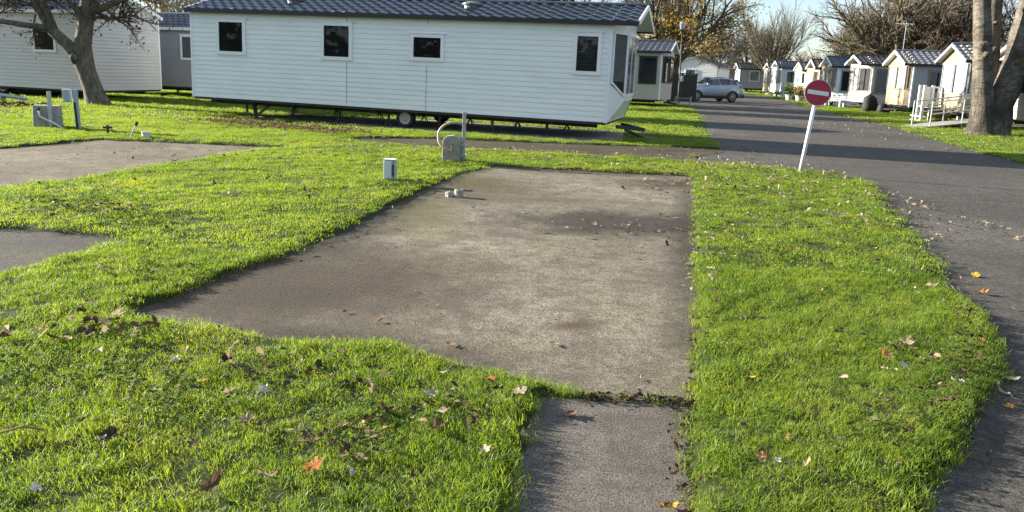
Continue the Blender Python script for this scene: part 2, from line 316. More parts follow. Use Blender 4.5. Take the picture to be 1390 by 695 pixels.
def ground_material(name, kind):
    m, nt, b = new_mat(name); v = coord(nt, 'Object')
    b.inputs['Roughness'].default_value = 0.95; b.inputs['Specular IOR Level'].default_value = 0.2
    if kind == 'lawn':
        f = noise(nt, v, 1.2, 6, 0.6); g = noise(nt, v, 22, 6, 0.7)
        c = ramp(nt, f, [(0.3, (0.03,0.042,0.010)), (0.5, (0.045,0.066,0.012)), (0.72, (0.06,0.082,0.016))])
        c = mixc(nt, ramp(nt, g, [(0.35, 0.55), (0.62, 0.0)]), c, (0.03,0.026,0.014))
        bump(nt, b, g, 1.0, 0.05)
    elif kind in ('pad', 'path', 'pad2', 'corner'):
        big = noise(nt, v, 0.55, 8, 0.62, 0.3); mid = noise(nt, v, 3.2, 8, 0.7); fine = noise(nt, v, 95, 5, 0.75); grit = noise(nt, v, 260, 2, 0.6)
        lo, hi = {'pad': ((0.15,0.124,0.088), (0.345,0.30,0.228)), 'path': ((0.125,0.109,0.092), (0.19,0.168,0.142)), 'pad2': ((0.155,0.125,0.085), (0.31,0.262,0.19)), 'corner': ((0.05,0.048,0.042), (0.10,0.096,0.084))}[kind]
        c = ramp(nt, big, [(0.36, lo), (0.58, hi)])
        c = mixc(nt, ramp(nt, mid, [(0.40, 0.6), (0.55, 0.0)]), c, tuple(.55*x for x in lo))
        c = mixc(nt, ramp(nt, noise(nt, v, 1.1, 8, .7), [(0.48, 0.0), (0.62, 0.45)]), c, (0.15,0.125,0.05) if kind != 'path' else (.11,.10,.085))     # algae tint
        c = mixc(nt, ramp(nt, noise(nt, v, 11, 6, .7), [(0.40, 0.45), (0.52, 0.0)]), c, tuple(.5*x for x in lo))
        c = mixc(nt, ramp(nt, fine, [(0.42, 0.85), (0.54, 0.0)]), c, (0.035,0.031,0.027))
        c = mixc(nt, ramp(nt, grit, [(0.56, 0.0), (0.68, 0.6)]), c, tuple(min(.55, 1.6*x) for x in hi))
        c = mixc(nt, ramp(nt, noise(nt, v, 2.3, 9, .75), [(0.62, 0.0), (0.72, 0.5)]), c, tuple(min(.5, 1.5*x) for x in hi))
        if kind == 'pad':
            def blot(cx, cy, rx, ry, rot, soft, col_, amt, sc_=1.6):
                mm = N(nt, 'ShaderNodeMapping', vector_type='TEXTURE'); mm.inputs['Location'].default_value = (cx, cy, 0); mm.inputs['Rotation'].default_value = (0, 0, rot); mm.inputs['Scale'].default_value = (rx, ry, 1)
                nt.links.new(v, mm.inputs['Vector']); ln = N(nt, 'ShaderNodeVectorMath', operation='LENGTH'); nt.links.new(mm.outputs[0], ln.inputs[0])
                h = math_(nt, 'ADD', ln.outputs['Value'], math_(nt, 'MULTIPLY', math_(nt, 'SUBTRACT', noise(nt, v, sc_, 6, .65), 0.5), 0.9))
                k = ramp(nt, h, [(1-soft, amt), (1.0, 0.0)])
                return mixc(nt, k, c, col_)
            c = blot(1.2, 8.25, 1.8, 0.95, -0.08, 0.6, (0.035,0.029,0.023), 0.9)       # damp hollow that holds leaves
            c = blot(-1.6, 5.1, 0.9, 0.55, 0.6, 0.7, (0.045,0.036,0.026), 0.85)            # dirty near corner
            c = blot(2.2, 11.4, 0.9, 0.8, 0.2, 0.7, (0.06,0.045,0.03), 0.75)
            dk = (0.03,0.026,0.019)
            c = blot(-1.58, 8.0, 4.3, .75, R(80), .7, dk, .92, 2.5); c = blot(-1.05, 4.2, 1.6, .5, R(-17), .7, dk, .85, 2.5)   # dark strip down the left edge; grime creeping in along the front turf
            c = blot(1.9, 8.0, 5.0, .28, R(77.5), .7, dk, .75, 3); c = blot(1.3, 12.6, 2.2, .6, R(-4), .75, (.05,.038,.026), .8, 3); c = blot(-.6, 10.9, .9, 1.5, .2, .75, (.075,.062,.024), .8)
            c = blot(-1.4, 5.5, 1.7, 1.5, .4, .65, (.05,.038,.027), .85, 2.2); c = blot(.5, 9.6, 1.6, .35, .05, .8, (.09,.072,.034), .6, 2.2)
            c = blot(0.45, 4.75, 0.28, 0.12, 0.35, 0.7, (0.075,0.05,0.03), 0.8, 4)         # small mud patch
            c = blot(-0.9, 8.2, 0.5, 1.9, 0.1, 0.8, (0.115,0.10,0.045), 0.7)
        nt.links.new(math_(nt, 'ADD', math_(nt, 'MULTIPLY', mid, 0.5), 0.6), b.inputs['Roughness'])
        bump(nt, b, math_(nt, 'ADD', math_(nt, 'ADD', fine, math_(nt, 'MULTIPLY', grit, 0.5)), math_(nt, 'MULTIPLY', mid, 0.6)), 0.75, 0.012)
    elif kind == 'road':
        big = noise(nt, v, 0.35, 7, 0.6, 0.4); st = noise(nt, coord(nt, 'Object', (0.35, 1.8, 1)), 1.0, 6, 0.65); fine = noise(nt, v, 75, 5, 0.8); grit = noise(nt, v, 190, 3, 0.6)
        c = ramp(nt, big, [(0.38, (0.075,0.066,0.055)), (0.6, (0.165,0.148,0.126))])
        c = mixc(nt, ramp(nt, st, [(0.5, 0.0), (0.7, 0.5)]), c, (0.075,0.062,0.04))
        c = mixc(nt, ramp(nt, fine, [(0.44, 0.8), (0.56, 0.0)]), c, (0.016,0.016,0.016))
        c = mixc(nt, ramp(nt, grit, [(0.55, 0.0), (0.67, 0.7)]), c, (0.24,0.23,0.22))
        c = mixc(nt, ramp(nt, noise(nt, v, 4.5, 8, .7), [(0.38, 0.5), (0.52, 0.0)]), c, (0.03,0.028,0.025))
        c = mixc(nt, ramp(nt, noise(nt, v, 13, 7, .75), [(0.40, 0.55), (0.52, 0.0)]), c, (.035,.03,.025)); c = mixc(nt, ramp(nt, noise(nt, v, 21, 7, .75), [(0.52, 0.0), (0.64, 0.45)]), c, (.25,.225,.19))
        c = mixc(nt, ramp(nt, noise(nt, v, 0.16, 3, .5), [(0.47, 0.0), (0.5, 0.45)]), c, (.05,.045,.04))
        b.inputs['Roughness'].default_value = 0.8
        bump(nt, b, math_(nt, 'ADD', fine, math_(nt, 'MULTIPLY', grit, 0.6)), 0.9, 0.015)
    elif kind == 'track':
        big = noise(nt, v, 0.8, 8, 0.65, 0.4); st = noise(nt, coord(nt, 'Object', (0.3, 2.2, 1)), 1.4, 6, 0.7); fine = noise(nt, v, 70, 5, 0.75)
        c = ramp(nt, big, [(0.35, (0.035,0.028,0.018)), (0.65, (0.085,0.07,0.045))])
        c = mixc(nt, ramp(nt, st, [(0.48, 0.0), (0.66, 0.6)]), c, (0.09,0.085,0.025))
        c = mixc(nt, ramp(nt, fine, [(0.42, 0.6), (0.56, 0.0)]), c, (0.035,0.028,0.02))
        bump(nt, b, fine, 0.8, 0.012)
    nt.links.new(c, b.inputs['Base Color']); return m
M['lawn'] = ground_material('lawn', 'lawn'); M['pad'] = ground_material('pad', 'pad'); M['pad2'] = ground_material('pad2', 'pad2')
M['path'] = ground_material('path', 'path'); M['road'] = ground_material('road', 'road'); M['track'] = ground_material('track', 'track')

# inner turf: raised, lumpy sheet that dips below every paved surface
nx, ny = 351, 245
gx, gy = np.meshgrid(np.linspace(GX0, GX1, nx), np.linspace(GY0, GY1, ny)); gz = turf_h(gx, gy)
me = bpy.data.meshes.new('turf')
ii = np.arange(nx*ny).reshape(ny, nx)
quads = np.stack([ii[:-1,:-1], ii[:-1,1:], ii[1:,1:], ii[1:,:-1]], -1).reshape(-1, 4)
me.from_pydata(np.stack([gx, gy, gz], -1).reshape(-1, 3).tolist(), [], quads.tolist()); me.materials.append(M['lawn']); me.shade_smooth()
o = bpy.data.objects.new('lawn', me); col.objects.link(o); o['kind'] = 'structure'
B = 2500
gm = MB()
for x0, x1, y0, y1 in ((-B, B, GY1, B), (-B, B, -B, GY0), (-B, GX0, GY0, GY1), (GX1, B, GY0, GY1)):
    gm.add([(x0,y0,0),(x1,y0,0),(x1,y1,0),(x0,y1,0)], [(0,1,2,3)])
gm.build('ground', M['lawn'], kind='structure')
def sheet(name, poly, z, m):
    b = MB(); b.add([(x, y, z) for x, y in poly], [tuple(range(len(poly)))])
    return b.build(name, m, kind='structure')
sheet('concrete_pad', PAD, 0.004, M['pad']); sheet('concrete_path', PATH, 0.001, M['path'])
sheet('side_pad', PAD_L, 0.004, M['pad2']); sheet('corner_pad', PAD_LL, 0.004, ground_material('corner', 'corner'))
sheet('road', ROAD, 0.004, M['road']); sheet('muddy_track', TRACK, 0.008, M['track']); sheet('caravan_slab', SLAB, 0.014, M['slab'])
# beds of soil under the far trees and leaf-covered strip beside the far left caravan
sheet('soil_strip', [(-24,21.6),(-14.6,20.2),(-13.2,20.9),(-15,22.6),(-24,24.5)], 0.006, M['track'])

# ------------------------------------------------------------------ static caravans
def lap_wall(mb, p0, p1, z0, z1, pitch=0.125, clip=None):
    """lap boards between plan points p0 and p1 (outside is to the right of p0->p1); clip(z) narrows a gable"""
    dx, dy = p1[0]-p0[0], p1[1]-p0[1]; l = math.hypot(dx, dy); nx_, ny_ = dy/l, -dx/l
    n = max(1, round((z1-z0)/pitch)); h = (z1-z0)/n
    for k in range(n):
        za = z0+k*h; a, b_ = (0, 1) if clip is None else clip(za)
        if b_-a < 0.01: continue
        prof = [(0.002, 0), (0.013, 0.004), (0.0135, h*0.22), (0.009, h*0.55), (0.002, h)]
        A = (p0[0]+dx*a, p0[1]+dy*a); Bq = (p0[0]+dx*b_, p0[1]+dy*b_); vs = []; fs = []
        for dd, zz in prof:
            vs.append((A[0]+nx_*dd, A[1]+ny_*dd, za+zz)); vs.append((Bq[0]+nx_*dd, Bq[1]+ny_*dd, za+zz))
        for i in range(len(prof)-1): fs.append((2*i, 2*i+1, 2*i+3, 2*i+2))
        mb.add(vs, fs)
class Wall:
    def __init__(s, p0, p1):
        s.p0 = p0; dx, dy = p1[0]-p0[0], p1[1]-p0[1]; s.l = math.hypot(dx, dy); s.t = (dx/s.l, dy/s.l); s.n = (s.t[1], -s.t[0])
    def P(s, u, d, z): return (s.p0[0]+s.t[0]*u+s.n[0]*d, s.p0[1]+s.t[1]*u+s.n[1]*d, z)
    def box(s, mb, u0, u1, d0, d1, z0, z1, z0b=None):
        zb = z0 if z0b is None else z0b
        mb.hexa([s.P(u0,d0,z0), s.P(u0,d1,z0), s.P(u1,d1,zb), s.P(u1,d0,zb), s.P(u0,d0,z1), s.P(u0,d1,z1), s.P(u1,d1,z1), s.P(u1,d0,z1)])
        return mb
def window(root, w, u0, u1, z0, z1, frame, fill='dark', mullions=0, cap=True, fw=0.055, z0b=None, transom=None):
    """one window: frame (part) > pane, curtain or blind (sub-parts)"""
    f = MB(); zb = z0 if z0b is None else z0b
    w.box(f, u0, u0+fw, 0, 0.05, z0, z1); w.box(f, u1-fw, u1, 0, 0.05, zb, z1)
    w.box(f, u0+fw, u1-fw, 0, 0.048, z1-fw, z1)
    f.hexa([w.P(u0+fw,0,z0), w.P(u0+fw,0.048,z0), w.P(u1-fw,0.048,zb), w.P(u1-fw,0,zb), w.P(u0+fw,0,z0+fw), w.P(u0+fw,0.048,z0+fw), w.P(u1-fw,0.048,zb+fw), w.P(u1-fw,0,zb+fw)])
    for k in range(mullions):
        uc = u0+(u1-u0)*(k+1)/(mullions+1); w.box(f, uc-0.025, uc+0.025, 0.001, 0.046, min(z0,zb)+fw, z1-fw)
    if transom: w.box(f, u0+fw, u1-fw, 0.001, 0.045, z1-transom-0.02, z1-transom+0.02)
    if cap: w.box(f, u0-0.05, u1+0.05, 0.0, 0.065, z1+0.003, z1+0.022)
    fo = f.build('window', frame, root)
    i = MB(); zl = max(z0, zb)
    i.add([w.P(u0+.01,0.016,z0+.01), w.P(u1-.01,0.016,zb+.01), w.P(u1-.01,0.016,z1-.01), w.P(u0+.01,0.016,z1-.01)], [(0,1,2,3)])
    i.build('room_behind', M['interior_light'] if fill == 'net' else M['interior'], fo)
    if fill in ('curtain', 'curtain_dim', 'net'):
        c = MB(); n = 40; vs = []; spans = [(0.03, 0.97)] if fill == 'net' else [(0.02, 0.44), (0.56, 0.98)] if rnd.random() < 0.3 else [(0.02, 0.985)]
        for a, b_ in spans:
            vs = []
            for k in range(n+1):
                u = u0+fw*.6+(u1-u0-fw*1.2)*(a+(b_-a)*k/n); dd = 0.024+0.005*math.sin(k*2.1)+0.003*math.sin(k*.9)
                zz = z0+(zb-z0)*(u-u0)/(u1-u0)
                vs += [w.P(u, dd, zz+fw*.6), w.P(u, dd, z1-fw*.6)]
            c.add(vs, [(2*k, 2*k+2, 2*k+3, 2*k+1) for k in range(n)])
        c.build('curtain', M['curtain_dim'] if fill == 'curtain_dim' else M['curtain'], fo)
    if fill in ('blind', 'blind_light'):
        c = MB(); n = int((z1-zl-2*fw)/0.045)
        for k in range(n):
            zz = zl+fw+0.045*k+0.01; w.box(c, u0+fw, u1-fw, 0.019, 0.026, zz, zz+(0.041 if fill == 'blind_light' else 0.026))
        c.build('blind', M[fill], fo)
    p = MB(); p.add([w.P(u0+fw*.8,0.036,z0+fw*.8), w.P(u1-fw*.8,0.036,zb+fw*.8), w.P(u1-fw*.8,0.036,z1-fw*.8), w.P(u0+fw*.8,0.036,z1-fw*.8)], [(0,1,2,3)])
    p.build('pane', M['glass'], fo)
    return fo
def pantiles(mb, x0, x1, ye, yr, ze, zr, pitch=0.30, row=0.34, amp=0.032, per=8):
    """profiled tile sheets on one slope, from the eave (ye, ze) up to the ridge (yr, zr)"""
    n = max(4, int(round((x1-x0)/pitch)))*per; rows = max(2, round(math.hypot(yr-ye, zr-ze)/row))
    for r in range(rows):
        for s_, lift in ((0, 0.032), (1, 0.0)): pass
        a, b_ = r/rows, (r+1)/rows; vs = []; fs = []
        for k in range(n+1):
            x = x0+(x1-x0)*k/n; ph = (k/per) % 1.0; wv = amp*(math.sin(2*math.pi*ph)+0.25*math.sin(4*math.pi*ph))
            for t, lift in ((a, 0.0), (a, 0.035), (a+(b_-a)*.5, 0.018), (b_, 0.002)):
                vs.append((x, ye+(yr-ye)*t, ze+(zr-ze)*t+wv+lift))
        for k in range(n):
            for j in range(3):
                q = (4*k+j, 4*k+4+j, 4*k+5+j, 4*k+1+j); fs.append(q if yr > ye else q[::-1])
        mb.add(vs, fs)
def caravan(label, loc, rz, L_=11.6, W=3.6, z0=0.5, h=2.35, rise=0.55, front='right', wall='siding_white', front_wall=None, frame='trim_white',
            roof='roof_slate', per=6, windows=(), bay=None, over=0.08, skirt=False, jacks=6, wheels=True, group='static caravans around the pitch', tilt=0.0, trim='trim_white', gutter='trim_black', pediment=False, chassis=True, back_over=0.08, pitch=0.30, wheel_x=None, wheel_r=.3, amp=.032):
    root = thing('static_caravan', label, 'static caravan', loc, rz, group); root.rotation_euler = (0, tilt, rz)
    z1 = z0+h; xf = L_ if front == 'right' else 0.0; s = 1 if front == 'right' else -1; xb = L_-xf
    wb = MB(); lap_wall(wb, (0,0), (L_,0), z0, z1); lap_wall(wb, (L_,W), (0,W), z0, z1, 0.25)
    gm_ = lambda z: ((0.5*(z-z1)/rise, 1-0.5*(z-z1)/rise) if z > z1 else (0, 1))
    def endwall(x, mb):
        if x == 0: lap_wall(mb, (0,W), (0,0), z0, z1); lap_wall(mb, (0,W), (0,0), z1, z1+rise*.97, 0.125, gm_)
        else: lap_wall(mb, (L_,0), (L_,W), z0, z1); lap_wall(mb, (L_,0), (L_,W), z1, z1+rise*.97, 0.125, gm_)
    if front_wall is None: endwall(xf, wb)
    endwall(xb, wb)
    wb.build('wall', M[wall], root)
    if front_wall:
        fb = MB(); endwall(xf, fb); fb.build('front_wall', M[front_wall], root)
    fl = MB(); fl.box(0.02,0.02,z0-0.06,L_-0.02,W-0.02,z0+0.03); fl.build('floor_edge', M['chassis'], root)
    for (x, y, dx, dy) in ((0,0,-1,-1),(L_,0,1,-1),(L_,W,1,1),(0,W,-1,1)):
        b = MB(); b.box(min(x-.05*dx,x+.02*dx), min(y-.05*dy,y+.02*dy), z0-0.01, max(x-.05*dx,x+.02*dx), max(y-.05*dy,y+.02*dy), z1+0.01); b.build('corner_trim', M[trim], root)
    # roof: two tiled slopes, ridge, gutters, bargeboards, underside
    of, ob = over, back_over; xa, xz = (0-ob, L_+of) if front == 'right' else (0-of, L_+ob)
    sl = rise/(W/2); e = 0.10; ze = z1-e*sl+0.03
    rb = MB(); pantiles(rb, xa, xz, -e, W/2, ze, z1+rise+.03, per=per, pitch=pitch, amp=amp); pantiles(rb, xa, xz, W+e, W/2, ze, z1+rise+.03, per=per, pitch=pitch, amp=amp)
    rb.build('roof', M[roof], root, smooth=False, kind='stuff')
    b = MB(); b.tube([(xa-.01, W/2, z1+rise+.045), (xz+.01, W/2, z1+rise+.045)], 0.06, 8); b.build('ridge', M[roof], root)
    b = MB()
    for yy, zz in (((-e+.01), W/2),): 
        b.hexa([(xa+.01,-e+.01,ze-.05),(xz-.01,-e+.01,ze-.05),(xz-.01,W/2,z1+rise-.03),(xa+.01,W/2,z1+rise-.03),(xa+.01,-e+.01,ze-.035),(xz-.01,-e+.01,ze-.035),(xz-.01,W/2,z1+rise-.015),(xa+.01,W/2,z1+rise-.015)])
        b.hexa([(xa+.01,W+e-.01,ze-.05),(xa+.01,W/2+.001,z1+rise-.03),(xz-.01,W/2+.001,z1+rise-.03),(xz-.01,W+e-.01,ze-.05),(xa+.01,W+e-.01,ze-.035),(xa+.01,W/2+.001,z1+rise-.015),(xz-.01,W/2+.001,z1+rise-.015),(xz-.01,W+e-.01,ze-.035)])
    b.build('soffit', M[trim], root)
    for yy in (-e-.03, W+e+.03):
        b = MB(); b.box(xa, yy-.035, ze-.095, xz, yy+.035, ze+.012); b.build('gutter', M[gutter], root)
    for x in (xa, xz):
        for yy in (-e, W+e):
            b = MB(); b.bar((x, yy, ze-.02), (x, W/2, z1+rise), 0.035, 0.12); b.build('bargeboard', M[trim], root)
    for w in windows:
        w = dict(w); w.setdefault('fw', .09); window(root, Wall((0,0),(L_,0)), w.pop('u0'), w.pop('u1'), w.pop('z0'), w.pop('z1'), M[w.pop('frame', frame)], w.pop('fill', 'dark'), **w)
    if bay:
        dpt = bay.get('depth', 0.5); m_ = bay.get('m', 0.12); sp = bay.get('splay', 0.7); zs = z0+bay.get('sill', 0.85); zt = z1-bay.get('head', 0.2); drop = bay.get('drop', 0.0); zlow = z0+bay.get('low', 0.0)
        pts = [(xf, m_), (xf+s*dpt, m_+sp), (xf+s*dpt, W-m_-sp), (xf, W-m_)]
        if s < 0: pts = pts[::-1]
        pm = M[bay.get('panel', wall)]
        for k in range(3):
            wl = Wall(pts[k], pts[k+1])
            corner0 = (k == 0); corner1 = (k == 2)
            za, zb = (zs, zs-drop) if k == 0 else (zs-drop, zs-drop) if k == 1 else (zs-drop, zs)
            la, lb = (zlow if drop == 0 else z0, zs-drop-.12) if k == 0 and drop else (zs-drop-.12, zs-drop-.12) if k == 1 and drop else (zs-drop-.12, z0) if drop else (zlow, zlow)
            b = MB()
            if drop: b.hexa([wl.P(0,-.03,la), wl.P(0,0.02,la), wl.P(wl.l,0.02,lb), wl.P(wl.l,-.03,lb), wl.P(0,-.03,za), wl.P(0,0.02,za), wl.P(wl.l,0.02,zb), wl.P(wl.l,-.03,zb)])
            else: lap_wall(b, pts[k], pts[k+1], zlow, zs)
            b.build('bay_panel', pm, root); b = MB(); wl.box(b, 0, wl.l, -.03, 0.015, zt, z1+.02); b.build('bay_header', pm, root)
            window(root, wl, 0.02, wl.l-0.02, za, zt, M[bay.get('frame', frame)], bay.get('fill', 'curtain'), mullions=bay.get('mull', 1) if k == 1 else 0, cap=False, z0b=zb, transom=bay.get('transom'))
        b = MB(); b.add([(p[0], p[1], (zlow if not drop else zs-drop-.12 if i_ in (1,2) else z0)+.005) for i_, p in enumerate(pts)], [(0,1,2,3)]); b.build('bay_underside', pm, root)
        if pediment:
            b = MB(); xo = xf+s*(dpt+.02); w0, w1 = m_-.05, W-m_+.05
            gp = Wall((xo, w0), (xo, w1)) if s > 0 else Wall((xo, w1), (xo, w0))
            rr = rise; lap_wall(b, gp.p0, (gp.P(gp.l,0,0)[0], gp.P(gp.l,0,0)[1]), z1-.12, z1+rr*.95, 0.125, lambda z: (0, 1) if z < z1 else (.5*(z-z1)/rr, 1-.5*(z-z1)/rr))
            b.build('pediment', M[bay.get('panel', wall)], root)
    if chassis:
        for yy in (0.55, W-0.55):
            b = MB(); b.box(0.2, yy-.04, z0-.17, L_-.3, yy+.04, z0-.065); b.build('chassis_beam', M['chassis'], root)
        b = MB()
        for k in range(int(L_/1.2)): b.box(0.6+1.2*k, 0.12, z0-.12, 0.68+1.2*k, W-.12, z0-.062)
        b.build('cross_member', M['chassis'], root)
        b = MB(); xs = xb if front == 'right' else L_
        b.bar((xf+s*0.1, W/2-.5, z0-.15), (xf+s*0.75, W/2, z0-.22), .07, .09); b.bar((xf+s*0.1, W/2+.5, z0-.15), (xf+s*0.75, W/2, z0-.22), .07, .09); b.build('drawbar', M['chassis'], root)
    if jacks:
        for k in range(jacks):
            x = 0.8+(L_-1.6)*(k+.5)/jacks
            for yy in (0.3, W-0.4):
                b = MB(); g = 0.016
                b.tube([(x, yy, g+.16), (x, yy, z0-.062)], 0.022, 6); b.tube([(x, yy, g+.2), (x, yy, g+.34)], 0.035, 6)
                for a in range(4):
                    b.bar((x+.13*math.cos(a*1.57+.8), yy+.13*math.sin(a*1.57+.8), g), (x, yy, g+.2), .022)
                b.build('jack_stand', M['chassis'], root)
    if wheels:
        for x in (wheel_x or (L_*0.535, L_*0.535+0.72)):
            for yy in (0.28, W-.28):
                t = MB().lathe([(.19,-.09),(.27,-.1),(.295,-.08),(.30,0),(.295,.08),(.27,.1),(.19,.09)], 24, (0,0,0), 'y').build('wheel', M['rubber'], root, smooth=True)
                t.location = (x, yy, wheel_r+.018); t.scale = (wheel_r/.3, 1, wheel_r/.3)
                q = MB().lathe([(.0,-.055),(.06,-.075),(.07,-.05),(.13,-.045),(.16,-.075),(.19,-.088),(.19,.088),(0,.06)], 20, (0,0,0), 'y').build('rim', M['wheel_rim'], t, smooth=True)
    if skirt:
        b = MB()
        for x in np.arange(0.05, L_-.1, 0.6): b.box(x, 0.03, 0.01, min(x+.585, L_-.05), 0.07, z0-.062)
        b.box(xf-s*.07, 0.08, .01, xf-s*.03, W-.05, z0-.062); b.build('skirting', M[wall], root)
    return root

main = caravan('long white static caravan on jack stands with dark tiled roof directly behind the empty pitch', (-9.02, 21.68, 0.05), R(-15.46), 11.6, 3.15, 0.5, 2.36, 0.46, 'right', tilt=0.0095, over=0.62, wheel_x=(6.3,), wheel_r=.25, jacks=7,
    windows=[dict(u0=.82,u1=1.73,z0=1.68,z1=2.63,fill='dark'), dict(u0=3.99,u1=4.89,z0=1.67,z1=2.63,fill='dark'), dict(u0=6.51,u1=7.42,z0=1.75,z1=2.42,fill='dark'), dict(u0=10.70,u1=11.38,z0=1.60,z1=2.59,fill='blind')],
    bay=dict(panel='smooth_white', depth=.26, splay=.72, sill=.92, drop=.3, m=.06, fill='blind_light', head=.22), per=8, amp=.022)
for u in (1.08, 4.33):
    b = MB(); b.box(u, -.05, 2.74, u+.36, 0, 2.9); b.box(u-.015, -.056, 2.733, u+.375, -.004, 2.745); b.build('vent_cover', M['trim_white'], main, bevel=.006)
for u in (4.72, 6.95):
    for za, zb in ((.52, 1.62), (2.65, 2.84)):
        b = MB(); b.box(u, -.0165, za, u+.012, 0, zb); b.build('joint_strip', M['trim_grey'], main)
for x in (2.6, 7.75):
    b = MB(); b.lathe([(.22,0),(.22,.12),(.26,.13),(.26,.17),(.12,.22),(0,.22)], 16, (x, 1.05, 3.10)); b.build('roof_vent', M['roof_grey'], main)
b = MB(); b.tube([(11.95,.9,.3),(12.25,1.2,.16),(12.5,1.5,.05)], .04, 8); b.box(12.2,1.1,.02,12.7,1.7,.12); b.build('hitch', M['chassis'], main)

left = caravan('cream caravan at far left behind the thick forked tree', (-14.83-.9537*11, 27.16+.3007*11, 0), R(-17.5), 11.0, 3.3, 0.33, 2.72, 0.62, 'left', 'siding_cream', tilt=0.0, jacks=5,
    windows=[dict(u0=5.3,u1=6.62,z0=1.6,z1=2.68,fill='dark'), dict(u0=8.5,u1=9.55,z0=1.6,z1=2.62,fill='blind')], per=5, gutter='trim_white', over=.1)
left2 = caravan('narrow glimpse of grey caravan between the cream one and the long white one', (-17.9, 33.1, 0), R(-17.0), 10.0, 3.2, 0.42, 2.35, 0.6, 'left', 'siding_grey', per=4, gutter='trim_white', jacks=4,
    windows=[dict(u0=4.45,u1=5.45,z0=1.5,z1=2.5,fill='curtain_dim'), dict(u0=7.5,u1=8.5,z0=1.5,z1=2.5,fill='dark')])
b = MB(); b.box(4.6,.5,2.9,5.3,.9,3.15); b.build('roof_vent', M['roof_grey'], left2)
c2 = caravan('pale caravan with grey tiled roof and dark framed windows behind the long white one', (7.33-9.5*.95, 40.2+9.5*.31, 0), R(-18.0), 9.5, 3.4, 0.36, 2.45, 0.55, 'right', 'siding_buff', frame='trim_black', roof='roof_grey', per=5, jacks=4, over=.45,
    windows=[dict(u0=8.35,u1=9.28,z0=1.15,z1=2.55,fill='dark')], bay=dict(depth=.3, splay=.8, sill=.85, fill='dark', frame='trim_black', m=.3))

# the row on the far side of the road: front gables face the road
def row_x(Y): return 13.8+0.155*Y
ROW_RZ = math.atan2(-.153, .988)
rowg = 'caravans lined up along the right of the road'
def rowcar(label, Y, W, **kw):
    kw.setdefault('amp', .02); kw.setdefault('L_', 9.5); kw.setdefault('jacks', 4); kw.setdefault('per', 5); kw.setdefault('wheels', False)
    return caravan(label, (row_x(Y), Y, 0), ROW_RZ, kw.pop('L_'), W, kw.pop('z0', .4), kw.pop('h', 2.3), kw.pop('rise', .6), 'left', group=rowg, **kw)
cj = rowcar('buff caravan at the right picture edge beyond the thick double trunk', 26.3, 3.2, wall='siding_buff', z0=.5, h=2.25, trim='trim_grey', frame='trim_white', bay=dict(depth=.4, sill=.9, mull=1, splay=.5, low=.05, head=.12), over=.6, pediment=True)
ci = rowcar('ivory fronted caravan half hidden by the thick double trunk', 32.3, 3.2, wall='siding_grey', front_wall='siding_ivory', z0=.48, h=2.2, rise=.68, frame='trim_ivory', roof='roof_grey', bay=dict(panel='siding_ivory', depth=.22, splay=.12, sill=.8, mull=1, frame='trim_grey', low=.05, head=.1), over=.5, pediment=True, trim='trim_grey',
    windows=[dict(u0=1.2,u1=2.3,z0=1.3,z1=2.4,fill='curtain_dim')])
ch = rowcar('ivory fronted caravan with grey tiled roof and grey sides behind the white balustrade', 39.7, 3.4, wall='siding_grey', front_wall='siding_ivory', z0=.5, h=2.15, rise=.66, frame='trim_brown', roof='roof_grey', bay=dict(panel='siding_ivory', depth=.22, splay=.12, sill=.85, mull=1, frame='trim_brown', low=.05, head=.12), over=.5, pediment=True,
    windows=[dict(u0=.72,u1=1.65,z0=1.28,z1=2.35,fill='curtain_dim')])
b = MB(); b.box(1.82,-.12,1.95,1.98,-.016,2.25); b.build('wall_light', M['trim_brown'], ch, bevel=.01)
cg = rowcar('caravan with near black roof and brown framed windows next to black bags', 46.6, 3.5, wall='siding_buff', z0=.42, h=2.3, rise=.5, roof='roof_dark', frame='trim_brown', bay=dict(depth=.55, splay=.6, sill=.7, mull=1, frame='trim_brown', low=.05), over=.75, gutter='trim_black',
    windows=[dict(u0=.18,u1=1.25,z0=1.0,z1=2.45,fill='curtain_dim')])
cf = rowcar('white caravan with dark blue tiled roof and one tall dark side window', 54.9, 3.7, wall='siding_white', z0=.35, h=2.35, rise=.66, frame='trim_white', roof='roof_slate', bay=dict(panel='siding_ivory', depth=.35, splay=.5, sill=.6, mull=1, frame='trim_ivory', low=0), over=.45, skirt=True,
    windows=[dict(u0=.25,u1=1.0,z0=.95,z1=2.45,fill='dark', frame='trim_grey')])
ce = rowcar('cream caravan with brown black roof squeezed behind the round sign', 60.3, 3.3, wall='siding_ivory', z0=.38, h=2.2, rise=.66, roof='roof_dark', frame='trim_ivory', bay=dict(panel='siding_ivory', depth=.35, splay=.4, sill=.8, mull=1, frame='trim_ivory'), over=.4, skirt=True)
cd = rowcar('small pale green caravan with green gable behind the potted shrubs', 65.0, 3.5, wall='siding_green', front_wall='siding_ivory', z0=.4, h=2.1, rise=.6, roof='roof_slate', frame='trim_white', bay=dict(panel='siding_ivory', depth=.3, splay=.3, sill=.95, mull=1, fill='curtain_dim'), over=.4, trim='siding_green', pediment=True, skirt=True)
cc = rowcar('pale blue sided caravan with white bay front and white framed window', 76.0, 4.2, wall='siding_blue', front_wall='smooth_white', z0=.4, h=2.4, rise=.6, roof='roof_slate', bay=dict(panel='smooth_white', depth=.4, splay=.5, sill=.8, mull=1), over=.45, skirt=True,
    windows=[dict(u0=.35,u1=1.4,z0=1.3,z1=2.5,fill='curtain_dim')])
cb = rowcar('narrow yellowish caravan front left of the pale blue one', 81.6, 3.6, wall='siding_ivory', z0=.4, h=2.35, rise=.55, roof='roof_dark', frame='trim_ivory', bay=dict(panel='siding_ivory', depth=.35, splay=.4, sill=.8, mull=1), over=.4, skirt=True)
